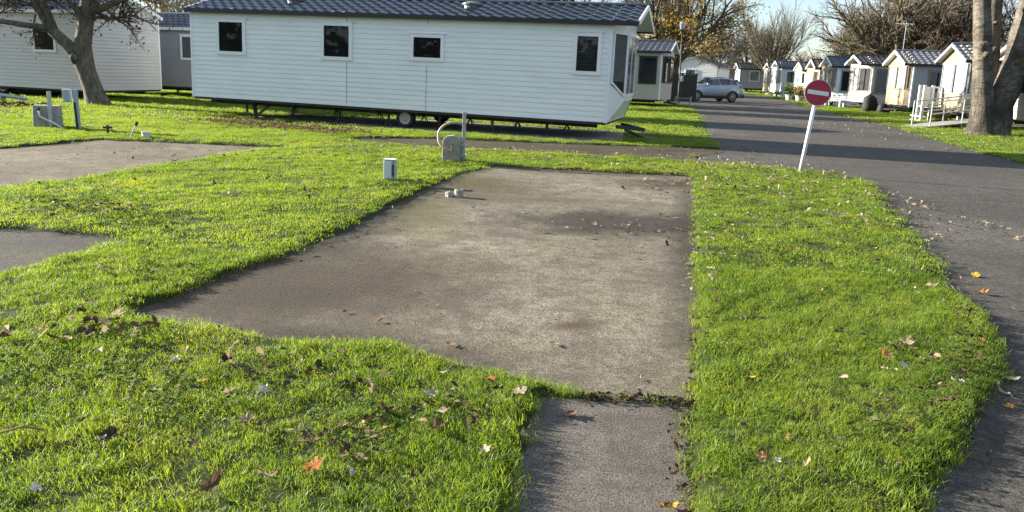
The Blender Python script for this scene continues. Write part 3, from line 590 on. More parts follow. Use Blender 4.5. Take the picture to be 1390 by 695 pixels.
ca = caravan('grey caravan standing across the far end of the road', (26.6, 94, 0), R(-6), 10.5, 3.3, .5, 2.3, .6, 'left', 'siding_grey', roof='roof_dark', per=4, jacks=4, wheels=False, over=.3,
    windows=[dict(u0=1.1,u1=2.3,z0=1.3,z1=2.6,fill='curtain'), dict(u0=5.3,u1=6.5,z0=2.0,z1=2.4,fill='dark')], group='caravans at the far end')
cx = caravan('cream caravan behind the pale forked trunk beyond the car', (24.2, 100.0, 0), R(-4), 7.5, 3.2, .4, 2.5, .45, 'left', 'siding_ivory', roof='roof_grey', per=3, jacks=3, wheels=False, windows=[dict(u0=3.6,u1=4.3,z0=1.6,z1=2.4,fill='dark')], group='caravans at the far end')
cw = caravan('small white gabled caravan behind the dark bin store', (16.9, 66.5, 0), R(68), 8.0, 4.0, .3, 2.2, .75, 'left', 'siding_white', roof='roof_dark', per=3, jacks=3, wheels=False, group='caravans at the far end', trim='trim_grey')
window(cw, Wall((0,4.0),(0,0)), 1.3, 2.2, 1.2, 2.2, M['trim_white'], 'curtain')

# ------------------------------------------------------------------ trees
def grow(lv, p, d, length, rad, level, rg, P):
    seg = P['seg'][min(level, len(P['seg'])-1)]; n = max(2, int(length/seg)); pts = [p.copy()]; rads = [rad]
    end = rad*P.get('taper', .45) if level < P['levels'] else rad*.4
    wig = P['wig'][min(level, len(P['wig'])-1)]; trop = P['trop'][min(level, len(P['trop'])-1)]
    for i in range(n):
        d = (d+Vector((rg.gauss(0,wig), rg.gauss(0,wig), rg.gauss(0,wig)))+Vector((0,0,trop))).normalized()
        p = p+d*(length/n); pts.append(p.copy()); rads.append(rad+(end-rad)*(i+1)/n)
    sides = 12 if rad > .2 else 8 if rad > .09 else 5 if rad > .03 else 3
    lv[min(level, 2)].tube(pts, rads, sides, cap=False)
    if level >= P['levels']:
        lv[3].append(pts[-1]); lv[3].append(pts[len(pts)//2]); return
    k = P['kids'][min(level, len(P['kids'])-1)]; st = P['start'][min(level, len(P['start'])-1)]
    for j in range(k):
        t = st+(1-st)*(j+rg.random()*.8)/k; t = min(t, .999); i = int(t*n); f = t*n-i
        q = pts[i].lerp(pts[i+1], f); r0 = rads[i]+(rads[i+1]-rads[i])*f; dd = (pts[i+1]-pts[i]).normalized()
        ax = dd.orthogonal().normalized(); ax.rotate(Matrix.Rotation(rg.random()*6.283, 3, dd)); a = R(P['ang'][min(level, len(P['ang'])-1)])*(.7+.6*rg.random())
        nd = (dd*math.cos(a)+ax*math.sin(a)).normalized()
        grow(lv, q, nd, length*P['len'][min(level, len(P['len'])-1)]*(1.15-.55*t)*(.75+.5*rg.random()), max(.006, min(r0*.8, rad*P['rr'][min(level, len(P['rr'])-1)])), level+1, rg, P)
    grow(lv, pts[-1], d, length*P['len'][min(level, len(P['len'])-1)]*.8, rads[-1], level+1, rg, P)
def leaf_cloud(pts, rg, n, size, spread, keep=None):
    b = MB()
    cand = [p for p in pts if keep is None or keep(p)]
    if not cand: return b
    for _ in range(n):
        p = rg.choice(cand)+Vector((rg.gauss(0,spread), rg.gauss(0,spread), rg.gauss(0,spread)))
        u = Vector((rg.gauss(0,1), rg.gauss(0,1), rg.gauss(0,1))).normalized(); w = u.orthogonal().normalized(); s_ = size*(.6+.8*rg.random())
        b.add([tuple(p-u*s_), tuple(p+w*s_*.55), tuple(p+u*s_), tuple(p-w*s_*.55)], [(0,1,2,3)])
    return b
def tree(name, label, loc, P, seed, bark_, stems=None, leaves=None, group=None, flare=True, cat='tree', bole=None):
    """stems: list of (offset, direction, length, radius)"""
    root = thing(name, label, cat, loc, 0, group); rg = random.Random(seed); lv = [MB(), MB(), MB(), []]
    if bole: lv[0].tube([(0,0,-.1),(0,0,.15),(.02,.01,bole[0]*.5),(0,0,bole[0]*1.1)], [bole[1]*1.5,bole[1]*1.1,bole[1]*.9,bole[1]*.7], 10); flare = False
    for off, d_, ln, r in stems:
        grow(lv, Vector(off), Vector(d_).normalized(), ln, r, 0, rg, P)
        if flare: lv[0].tube([(off[0],off[1],-.06),(off[0]+d_[0]*.03,off[1],.12),(off[0]+d_[0]*.25,off[1]+d_[1]*.25,.5)], [r*1.6, r*1.2, r*.98], 12, cap=False)
    lv[0].build('trunk', M[bark_], root, smooth=True); lv[1].build('limbs', M[bark_], root, smooth=True); lv[2].build('crown', M[P.get('twig', bark_)], root)
    if leaves:
        n, size, spread, m, keep = leaves
        leaf_cloud(lv[3], rg, n, size, spread, keep).build('leaves', M[m], root, kind='stuff')
    return root
BARE = dict(levels=4, seg=[.5,.4,.3,.25,.2], wig=[.06,.12,.15,.18,.2], trop=[.02,.05,.05,.04,.02], kids=[5,5,4,4], start=[.4,.25,.2,.15], ang=[38,42,42,40], len=[.62,.55,.5,.5], rr=[.55,.5,.45,.45])

# near left tree: leaning trunk that forks low, drawn limb by limb
lt = thing('forked_tree', 'leaning grey tree with low fork and sparse brown leaves in front of the cream caravan', 'tree', (-13.5, 25.0, 0))
rg = random.Random(11); lv = [MB(), MB(), MB(), []]
tr = [(0,0,-.1),(-.02,0,.1),(-.12,0,.5),(-.27,0,1.0),(-.42,.02,1.45),(-.36,.02,1.9),(-.22,0,2.5),(-.1,0,3.1),(.0,0,3.9)]
b = MB().tube(tr, [.48,.36,.29,.27,.33,.25,.23,.23,.20], 14, cap=False)
b.tube([(-.52,-.12,1.35),(-.48,-.33,1.5),(-.46,-.38,1.56)], [.16,.13,.06], 8)          # burr at the fork
b.build('trunk', M['bark_grey'], lt, smooth=True)
LT = dict(BARE, levels=3, kids=[5,5,5], seg=[.25,.25,.2,.15], start=[.35,.2,.15], len=[.5,.5,.5], rr=[.5,.5,.5], wig=[.08,.16,.2,.22])
for pts, r0 in (([(-.42,0,1.4),(-.8,-.05,1.85),(-1.2,-.1,2.25),(-1.55,-.1,2.8),(-1.95,0,3.4),(-2.5,.1,4.2)], .22),
                ([(-1.15,-.1,2.2),(-1.25,-.2,2.75),(-1.5,-.3,3.5),(-1.6,-.3,4.3)], .14),
                ([(-1.35,-.1,2.35),(-2.0,-.3,2.42),(-2.7,-.5,2.5),(-3.2,-.6,2.95),(-3.9,-.7,3.3)], .11),
                ([(-.25,-.1,2.5),(-.42,-.15,2.95),(-.75,-.2,3.4),(-1.0,-.2,4.0)], .09),
                ([(0,0,2.95),(.5,-.15,3.05),(1.1,-.3,3.3),(1.7,-.4,3.6),(2.3,-.5,4.2)], .15),
                ([(.05,0,2.75),(.55,.1,2.7),(1.2,.2,2.85)], .06),
                ([(-.05,0,3.7),(.2,.2,4.5),(.5,.3,5.4)], .2), ([(-1.9,0,3.3),(-2.6,.2,3.7),(-3.4,.3,3.9)], .1)):
    n = len(pts); MB().tube(pts, [r0*(1-.6*i/(n-1)) for i in range(n)], 9, cap=False).build('limb', M['bark_grey'], lt, smooth=True)
    for k in range(11):
        i = rg.randrange(n//2, n-1); q = Vector(pts[i]).lerp(Vector(pts[i+1]), rg.random()); dd = Vector((rg.gauss(0,1), rg.gauss(0,1), rg.gauss(.2,.7))).normalized()
        grow(lv, q, dd, .6+.6*rg.random(), .035, 1, rg, LT)
    e = Vector(pts[-1])-Vector(pts[-2]); grow(lv, Vector(pts[-1]), e.normalized(), 1.3, r0*.4, 1, rg, LT)
lv[1].v and lv[2].add(lv[1].v, lv[1].f)
lv[2].build('crown', M['bark_dark'], lt)
leaf_cloud(lv[3], rg, 3200, .05, .14).build('leaves', M['leaf_crown_brown'], lt, kind='stuff')

# big double-trunked tree on the right verge
rt = thing('poplar_tree', 'massive pale double trunk tree on the right verge beside the ramp', 'tree', (16.4, 27.0, 0))
b = MB()
def wobtube(mb, pts, rad, n, sd):
    rg_ = random.Random(sd); o = len(mb.v); mb.tube(pts, rad, n, cap=False)
    for i in range(o, len(mb.v)):
        x, y, z = mb.v[i]; k = .03*math.sin(z*5+i*1.9)+rg_.gauss(0, .012); mb.v[i] = (x+k, y-k*.7, z+rg_.gauss(0,.02))
wobtube(b, [(-.16,0,-.1),(-.18,0,.15),(-.22,0,.5),(-.30,0,1.1),(-.44,.02,1.9),(-.58,.02,2.8),(-.72,0,3.6),(-.86,0,4.6),(-.85,0,5.6),(-1.0,0,7)], [.68,.48,.40,.33,.28,.265,.26,.26,.25,.24], 18, 1)
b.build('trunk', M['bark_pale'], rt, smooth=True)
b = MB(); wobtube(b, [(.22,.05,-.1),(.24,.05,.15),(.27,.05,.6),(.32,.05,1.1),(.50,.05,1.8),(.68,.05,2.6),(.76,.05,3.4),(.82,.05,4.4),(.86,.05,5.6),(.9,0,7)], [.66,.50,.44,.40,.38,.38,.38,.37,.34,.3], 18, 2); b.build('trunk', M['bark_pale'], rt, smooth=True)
b = MB(); wobtube(b, [(.1,.5,.6),(.10,.65,1.8),(.10,.7,2.8),(.08,.75,3.8),(-.05,.8,5.5)], [.34,.30,.26,.24,.22], 14, 3); b.build('trunk', M['bark_grey'], rt, smooth=True)
b = MB(); wobtube(b, [(.45,.3,.8),(.85,.4,1.7),(1.15,.5,2.6),(1.45,.5,3.4),(1.9,.5,4.8)], [.36,.32,.27,.24,.2], 14, 4); b.build('trunk', M['bark_pale'], rt, smooth=True)
for (x, y, z, r) in ((-.95,-.25,4.75,.2),(-.72,-.22,3.0,.20),(-.5,-.36,3.75,.08),(.1,.5,2.9,.16),(-.62,-.3,2.7,.12),(.5,-.36,4.2,.14)):
    k = MB(); k.lathe([(0,-r*.8),(r*.7,-r*.6),(r,0),(r*.75,r*.55),(r*.3,r*.7),(0,r*.45)], 12, (x, y, z))
    k.v = [(vx+rg.gauss(0,.02), vy+rg.gauss(0,.02), vz+rg.gauss(0,.02)) for vx, vy, vz in k.v]; k.build('burr', M['bark_grey'], rt, smooth=True)
rg = random.Random(3); lv = [MB(), MB(), MB(), []]
for q, dd in (((-1.0,0,6.8),(-.3,0,1)),((.7,0,6.8),(.4,-.2,1)),((-.05,.8,5.4),(-.1,.4,1)),((1.9,.5,4.7),(.7,.2,1)),((-.9,0,6),(-.8,-.3,1))):
    grow(lv, Vector(q), Vector(dd).normalized(), 3.4, .2, 1, rg, dict(BARE, levels=3))
lv[1].build('limbs', M['bark_pale'], rt, smooth=True); lv[2].build('crown', M['bark_dark'], rt)

def along(rx, Y, z=0): return (rx*Y, Y, z)
def limbs(k, z, tilt, ln, r, sd, top=True):
    """k limbs splaying from a bole of height z"""
    q = random.Random(sd); out = []
    for i in range(k):
        a = 6.283*(i+.6*q.random())/k; t = math.tan(R(tilt*(.45+.75*q.random()))); out.append(((.1*math.cos(a), .1*math.sin(a), z*(.8+.25*q.random())), (t*math.cos(a), t*math.sin(a), 1), ln*(.8+.4*q.random()), r*(.8+.4*q.random())))
    if top: out.append(((0,0,z*.9), (.05,.02,1), ln, r))
    return out
SPR = dict(BARE, levels=3, kids=[9,7,6], start=[.22,.15,.12], ang=[42,42,42], len=[.52,.5,.5], rr=[.5,.42,.4], trop=[.03,.03,.02,.0], wig=[.07,.12,.15,.18], seg=[.5,.35,.3,.25])
FAN = dict(SPR, kids=[11,8,5], start=[.15,.12,.1], ang=[20,26,30], len=[.6,.5,.45], trop=[.03,.05,.03,.02], wig=[.05,.08,.1,.12], rr=[.4,.4,.45])
def big_tree(name, label, loc, seed, bark_, bole, k, tilt, ln, r, P=SPR, leaves=None, group=None, twig=None):
    return tree(name, label, loc, dict(P, twig=twig or bark_), seed, bark_, limbs(k, bole, tilt, ln, r, seed), leaves, group, bole=(bole, r*2.3))
BT = 'bare brown trees on the skyline'; RT_ = 'tall bare trees behind the row'; ST = 'pale bare trees behind the car'
big_tree('maple_tree', 'big spreading tree with mustard yellow leaves behind the lamp post', along(.199, 58), 21, 'bark_dark', 2.6, 8, 52, 6.0, .17, leaves=(5000, .095, .28, 'leaf_crown_yellow', lambda p: p.z < 6.3+.5*p.x+1.2*math.sin(p.x*2+p.y) and p.x > -4.0 and p.z > 2.6))
big_tree('silver_tree', 'pale forked trunk with bare twigs just behind the car', along(.249, 76), 31, 'bark_silver', 1.6, 4, 30, 3.6, .14, group=ST, twig='bark_rust')
big_tree('silver_tree', 'thin pale upright trunk with bare twigs right of the car roof', along(.264, 78), 32, 'bark_silver', 2.2, 3, 24, 3.4, .11, group=ST, twig='bark_rust')
big_tree('silver_tree', 'dull brown bare tree between the white gable and the car', along(.228, 84), 33, 'bark_rust', 1.6, 6, 38, 3.6, .11, group=ST, leaves=(700, .09, .3, 'leaf_crown_brown', None))
big_tree('pollard_tree', 'tall fan shaped bare tree with olive twigs above the far caravans', along(.322, 92), 41, 'bark_olive', 1.9, 11, 36, 5.2, .10, FAN)
big_tree('bare_tree', 'rounded brown bare tree left of the tall fan shaped one', along(.292, 98), 42, 'bark_rust', 2.0, 8, 48, 4.2, .13, group=BT)
big_tree('bare_tree', 'low dark brown tree in the gap over the pale blue caravan', along(.375, 118), 43, 'bark_rust', 1.6, 8, 58, 3.6, .13, group=BT)
big_tree('bare_tree', 'low bare treetop just right of the skyline gap', along(.398, 122), 44, 'bark_dark', 1.6, 7, 55, 3.4, .13, group=BT)
big_tree('bare_tree', 'brown bare treetop at the left side of the skyline gap', along(.350, 120), 45, 'bark_rust', 1.6, 7, 58, 3.2, .13, group=BT)
big_tree('bare_tree', 'tall many limbed bare tree behind the ivory fronted caravan', along(.484, 62), 51, 'bark_olive', 2.0, 10, 40, 6.2, .19, leaves=(900, .09, .3, 'leaf_crown_brown', None), group=RT_)
big_tree('bare_tree', 'tall bare tree seen between the ivory caravan and double trunk', along(.54, 60), 52, 'bark_rust', 1.8, 9, 46, 5.4, .16, leaves=(1000, .09, .35, 'leaf_crown_brown', None), group=RT_, twig='bark_dark')
big_tree('bare_tree', 'bare tree with ruddy twigs behind the evergreen', along(.452, 72), 53, 'bark_rust', 2.2, 9, 45, 5.6, .15, leaves=(900, .09, .3, 'leaf_crown_brown', None), group=RT_)
big_tree('bare_tree', 'bare tree showing through the fork of the double trunk', along(.61, 58), 54, 'bark_rust', 2.2, 8, 45, 5.4, .15, group=RT_)
EV = dict(BARE, levels=3, kids=[12,6,4], start=[.12,.2,.2], ang=[60,45,40], len=[.34,.5,.5], trop=[.05,.05,.05])
tree('ivy_tree', 'dark evergreen ivy clad tree left of the tall bare trees', along(.424, 66), EV, 61, 'bark_dark', [((0,0,0),(0,0,1),5.2,.3)], (6500, .10, .26, 'leaf_ever', None))
big_tree('bare_tree', 'bare treetop at top left between the two left caravans', (-20.5, 48, 0), 71, 'bark_silver', 2.0, 7, 45, 4.2, .12, leaves=(900, .08, .3, 'leaf_crown_yellow', None), group=BT)
big_tree('bare_tree', 'bare treetop peeping above the ridge of the long white caravan', (1.5, 46, 0), 72, 'bark_dark', 2.0, 7, 48, 4.0, .12, group=BT)
caravan('white caravan standing opposite the long white one on the near side of the pitch', (6.5, -13.5, 0), R(168), 11.0, 3.4, .45, 2.35, .6, 'left', per=4, jacks=4, windows=[dict(u0=2,u1=3.2,z0=1.5,z1=2.5,fill='dark'), dict(u0=6,u1=7.2,z0=1.5,z1=2.5,fill='dark')])
b = MB(); rg = random.Random(6)
for _ in range(15000):
    x = rg.uniform(-150, 60); y = -27+rg.gauss(0, 1.6); hh = 5.2+2.2*math.sin(x*.42)+1.2*math.sin(x*1.3+1); p = Vector((x, y, hh*rg.random()**.7)); u = Vector((rg.gauss(0,1), rg.gauss(0,1), rg.gauss(0,1))).normalized(); w = u.orthogonal(); s_ = .3+.4*rg.random()
    b.add([tuple(p-u*s_), tuple(p+w*s_*.7), tuple(p+u*s_), tuple(p-w*s_*.7)], [(0,1,2,3)])
tag(b.build('tall_hedge', M['leaf_ever']), 'tall dark evergreen hedge on the near side of the site', 'hedge', kind='stuff')
caravan('white caravan standing close behind the long white one', (-11.8, 30.4, 0), R(-15.5), 12.0, 3.3, .45, 2.35, .55, 'right', per=3, jacks=4, windows=[dict(u0=2,u1=3.2,z0=1.5,z1=2.5,fill='dark'), dict(u0=7,u1=8.2,z0=1.5,z1=2.5,fill='dark')])
for x, y, sd, lab in ((1.0, 37.5, 82, 'unseen ivy clad tree added behind the long white caravan to shade the road'),):  # unseen tree, added to throw a shadow band across the road
    tree('ivy_tree', lab, (x, y, 0), EV, sd, 'bark_dark', [((0,0,0),(0,0,1),5.4,.3)], (2600, .13, .3, 'leaf_ever', None), group='unseen trees added for their shadow on the road')
# distant hedge and woodland that close the horizon
b = MB(); rg = random.Random(5)
for _ in range(16000):
    a = rg.uniform(-.95, .95); Y = rg.uniform(128, 150); hh = 3.2+1.6*math.sin(a*23)+1.0*math.sin(a*61+1)
    p = Vector((a*Y, Y, abs(rg.gauss(0, .55))*hh)); u = Vector((rg.gauss(0,1), rg.gauss(0,1), rg.gauss(0,1))).normalized(); w = u.orthogonal(); s_ = .2+.3*rg.random()
    b.add([tuple(p-u*s_), tuple(p+w*s_*.7), tuple(p+u*s_), tuple(p-w*s_*.7)], [(0,1,2,3)])
tag(b.build('distant_wood', M['leaf_crown_brown']), 'brown hedge and woodland along the horizon', 'woodland', kind='stuff')

# ------------------------------------------------------------------ small things on the pitch
def sign():
    t = thing('no_entry_sign', 'round red sign with white bar on leaning white pole at the road edge', 'road sign', (4.97, 13.34, 0.0))
    t.rotation_euler = (R(-2), R(6.2), R(-8))
    MB().tube([(0,0,-.1),(0,0,1.62)], .033, 16).build('pole', M['sign_white'], t, smooth=True)
    MB().lathe([(0,-.052),(.222,-.052),(.222,-.044),(0,-.044)], 48, (0,0,1.42), 'y').build('sign_plate', M['steel'], t)
    d_ = MB().lathe([(0,-.055),(.214,-.055),(.214,-.053),(0,-.053)], 48, (0,0,1.42), 'y').build('red_disc', M['sign_red'], t)
    MB().lathe([(.2145,-.0535),(.2145,-.056),(.222,-.056),(.222,-.0535)], 48, (0,0,1.42), 'y').build('border', M['sign_white'], t)
    MB().box(-.175,-.0575,1.385,.175,-.0558,1.455).build('white_bar', M['sign_white'], d_)
    for z in (1.33, 1.51):
        b = MB(); b.box(-.06,-.045,z-.015,.06,.04,z+.015); b.build('clamp', M['steel'], t)
sign()
def hydrant():
    t = thing('water_post', 'concrete water post with beige hose and grey pole at the pitch corner', 'water post', (-1.06, 13.05, 0.02), R(-8))
    prof = [(-.15,0),(.15,0),(.15,.36),(.12,.42),(.03,.46),(-.08,.45),(-.14,.39),(-.155,.3)]
    b = MB(); n = len(prof); b.add([(x,-.1,z) for x, z in prof]+[(x*.97,.1,z) for x, z in prof], [tuple(range(n)), tuple(range(2*n-1,n-1,-1))]+[(i+n,(i+1)%n+n,(i+1)%n,i) for i in range(n)])
    b.build('post', M['post_concrete'], t, bevel=.012)
    b = MB(); b.bar((.19,.03,-.05), (.19,.03,.86), .055, .05); b.build('pole', M['steel'], t, bevel=.006)
    b = MB(); b.bar((.15,-.02,.3),(.25,-.02,.3),.03); b.bar((.15,-.02,.12),(.25,-.02,.12),.03); b.build('bracket', M['steel'], t)
    pts = [(.17,-.02,.66),(.06,-.04,.675),(-.06,-.05,.66),(-.16,-.07,.60),(-.215,-.09,.51),(-.215,-.12,.41),(-.18,-.15,.32),(-.08,-.17,.25),(.02,-.16,.2)]
    b = MB(); sm = []
    for i in range(len(pts)-1):
        p0, p1, p2, p3 = [Vector(pts[max(0,min(len(pts)-1,i+k))]) for k in (-1,0,1,2)]
        for s_ in range(5):
            q = s_/5; sm.append(.5*((2*p1)+(p2-p0)*q+(2*p0-5*p1+4*p2-p3)*q*q+(3*p1-p0-3*p2+p3)*q**3))
    b.tube(sm, .022, 10); b.build('hose', M['hose_beige'], t, smooth=True)
    tp = MB().tube([(.02,-.1,.3),(.02,-.16,.3),(.02,-.17,.2)], .016, 8).build('tap', M['brass'], t)
    MB().box(-.02,-.18,.32,.06,-.16,.335).build('tap_handle', M['brass'], tp)
    MB().tube([(.02,-.16,.3),(.02,-.165,.34)], .01, 6).build('tap_stem', M['brass'], tp)
hydrant()
def ebox():
    t = thing('meter_box', 'small grey white socket box on a short stub in the grass', 'socket box', (-1.69, 10.45, 0.02), R(-6))
    MB().box(-.03,-.02,-.05,.03,.03,.08).build('stub', M['rubber'], t)
    MB().box(-.08,-.055,.05,.08,.06,.32).build('body', M['grey_plastic'], t, bevel=.012)
    MB().box(-.075,-.072,.06,.035,-.056,.31).build('front_cover', M['white_plastic'], t, bevel=.006)
    MB().box(.05,-.07,.1,.066,-.053,.26).build('lid_hinge', M['rubber'], t)
    MB().box(-.086,-.075,.316,.086,.066,.33).build('cap', M['white_plastic'], t, bevel=.005)
ebox()
def stubs():
    t = thing('drain_pipe', 'short pale drain pipe stub beside a broken one at the pad edge', 'pipe stub', (-.68, 9.56, 0.004))
    MB().lathe([(.055,-.01),(.058,.095),(.043,.10),(.043,.01)], 14).build('pipe', M['post_concrete'], t, smooth=False)
    k = MB().lathe([(.05,-.01),(.045,.045),(.03,.06),(.0,.05)], 10, (-.12,.03,0)); k.v = [(x+rg.gauss(0,.01),y+rg.gauss(0,.01),z+rg.gauss(0,.012)) for x,y,z in k.v]; k.build('broken_pipe', M['post_concrete'], t)
    t = thing('drain_pipe', 'white pipe stub at the far edge of the left pad', 'pipe stub', (-7.14, 14.9, 0.004))
    MB().lathe([(.08,0),(.08,.13),(.088,.13),(.088,.16),(.07,.16),(.07,.03)], 20).build('pipe', M['hose_white'], t)
    t = thing('marker_stake', 'thin leaning stake with dark tip beside the white stub', 'stake', (-7.35, 14.85, 0))
    MB().tube([(-.12,0,-.03),(.04,.02,.30)], .018, 8).build('rod', M['steel'], t); MB().tube([(.03,.02,.28),(.06,.02,.345)], .03, 8).build('tip', M['rubber'], t)
    t = thing('standpipe', 'small black tap standpipe at the back edge of the left pad', 'standpipe', (-8.15, 15.4, 0))
    MB().tube([(0,0,-.03),(0,0,.22)], .026, 8).build('pipe', M['chassis'], t); MB().tube([(-.09,0,.17),(.09,0,.17)], .022, 8).build('crossbar', M['chassis'], t)
stubs()
def left_box():
    t = thing('water_post', 'broad concrete block with pole and white hose on the left lawn', 'water post', (-9.93, 16.4, 0.0), R(20))
    b = MB(); b.hexa([(-.27,-.16,-.03),(.25,-.16,-.03),(.25,.16,-.03),(-.27,.16,-.03),(-.25,-.12,.5),(.25,-.12,.5),(.25,.12,.5),(-.25,.12,.5)]); b.build('block', M['post_concrete'], t, bevel=.02)
    MB().bar((.08,-.2,-.05),(.08,-.18,.80),.075,.06).build('pole', M['steel'], t, bevel=.006)
    b = MB(); b.tube([(-.13,-.14,.4),(-.13,-.19,.38),(-.12,-.2,.28),(-.02,-.22,.22),(.12,-.26,.16),(.28,-.3,.06),(.42,-.34,.0)], .02, 8); b.build('hose', M['hose_white'], t, smooth=True)
    tp = MB().tube([(-.13,-.1,.42),(-.13,-.18,.42),(-.13,-.19,.36)], .02, 8).build('tap', M['chassis'], t); MB().box(-.17,-.2,.44,-.09,-.17,.455).build('tap_handle', M['chassis'], tp)
    t = thing('meter_post', 'leaning grey post carrying a pale meter box on the left lawn', 'meter post', (-9.16, 16.16, 0.0), R(10))
    MB().bar((0,0,-.05),(-.02,0,.86),.085,.07).build('post', M['grey_plastic'], t, bevel=.006)
    MB().bar((.0,-.055,0),(-.03,-.055,.6),.03,.03).build('cable', M['rubber'], t)
    bx = MB().hexa([(-.225,-.12,.6),(-.065,-.12,.6),(-.065,-.02,.6),(-.225,-.02,.6),(-.235,-.12,.87),(-.075,-.12,.87),(-.075,-.02,.87),(-.235,-.02,.87)]).build('box', M['white_plastic'], t, bevel=.012)
    MB().hexa([(-.21,-.132,.615),(-.08,-.132,.615),(-.08,-.121,.615),(-.21,-.121,.615),(-.22,-.132,.855),(-.09,-.132,.855),(-.09,-.121,.855),(-.22,-.121,.855)]).build('lid', M['grey_plastic'], bx, bevel=.004)
    t = thing('long_pipe', 'long pale pipe lying under the left caravan edge', 'pipe', (-17.6, 25.2, 0.2), R(-20))
    MB().tube([(-4,0,.12),(0,0,.08),(2.3,0,-.06)], .06, 10).build('pipe', M['steel'], t, smooth=True)
    for x in (-2, 1.2): MB().box(x-.1,-.1,-.2,x+.1,.1,.02 if x < 0 else -.06).build('block', M['post_concrete'], t)
left_box()

# lamp post, bin store, car
t = thing('lamp_post', 'slim grey lamp post standing in front of the dark bin store', 'lamp post', (9.72, 46.8, 0)); t.rotation_euler = (0, R(-1.5), 0)
MB().tube([(0,0,-.1),(0,0,1.1),(0,0,1.15),(0,0,4.3)], [.07,.07,.05,.04], 10).build('pole', M['chassis'], t, smooth=True)
lh = MB().lathe([(.06,0),(.14,.06),(.17,.28),(.13,.38),(0,.42)], 14, (0,0,4.3)).build('lamp_head', M['grey_plastic'], t, smooth=True)
MB().lathe([(.185,.30),(.185,.33),(.12,.42),(0,.45)], 14, (0,0,4.3)).build('lamp_cap', M['trim_grey'], lh)
MB().box(.05,-.14,1.3,.2,.0,1.62).build('switch_box', M['grey_plastic'], t, bevel=.01)
t = thing('bin_store', 'blackish green slatted bin store beside the lamp post', 'bin store', (9.55, 49.6, 0), R(14))
for x in (0, .95, 1.9):
    for y in (0, 1.2): MB().box(x-.05,y-.05,0,x+.05,y+.05,1.75).build('post', M['green_paint'], t)
for k in range(9):
    z = .08+k*.185
    MB().box(-.05,-.08,z,1.95,-.052,z+.165).build('slat', M['green_paint'], t); MB().box(1.952,-.04,z,1.98,1.24,z+.165).build('slat', M['green_paint'], t)
    MB().box(-.08,-.04,z,-.052,1.24,z+.165).build('slat', M['green_paint'], t)
MB().box(-.03,-.03,.05,1.93,1.2,1.6).build('bin_body', M['green_paint'], t)
MB().box(-.1,-.1,1.752,2.0,1.27,1.80).build('lid', M['green_paint'], t)
def car_paint():
    m, nt, b = new_mat('car_paint'); b.inputs['Base Color'].default_value = (.36,.42,.50,1); b.inputs['Metallic'].default_value = .55; b.inputs['Roughness'].default_value = .3
    b.inputs['Coat Weight'].default_value = .8; b.inputs['Coat Roughness'].default_value = .05
    f = noise(nt, coord(nt), 2.5, 4); nt.links.new(ramp(nt, f, [(.3, (.20,.26,.34)), (.7, (.25,.31,.39))]), b.inputs['Base Color']); return m
M['car_paint'] = car_paint()
M['car_glass'] = pmat('car_glass', (.012,.014,.018), .06, .1, 2, spec=.9)
M['lamp_red'] = pmat('lamp_red', (.35,.012,.015), .15, .1, 6); M['lamp_clear'] = pmat('lamp_clear', (.65,.68,.7), .08, .05, 6, spec=.9)
M['alloy'] = pmat('alloy', (.36,.36,.38), .3, .1, 6, metallic=.8); M['plate_yellow'] = pmat('plate_yellow', (.6,.45,.05), .4, .05, 6)
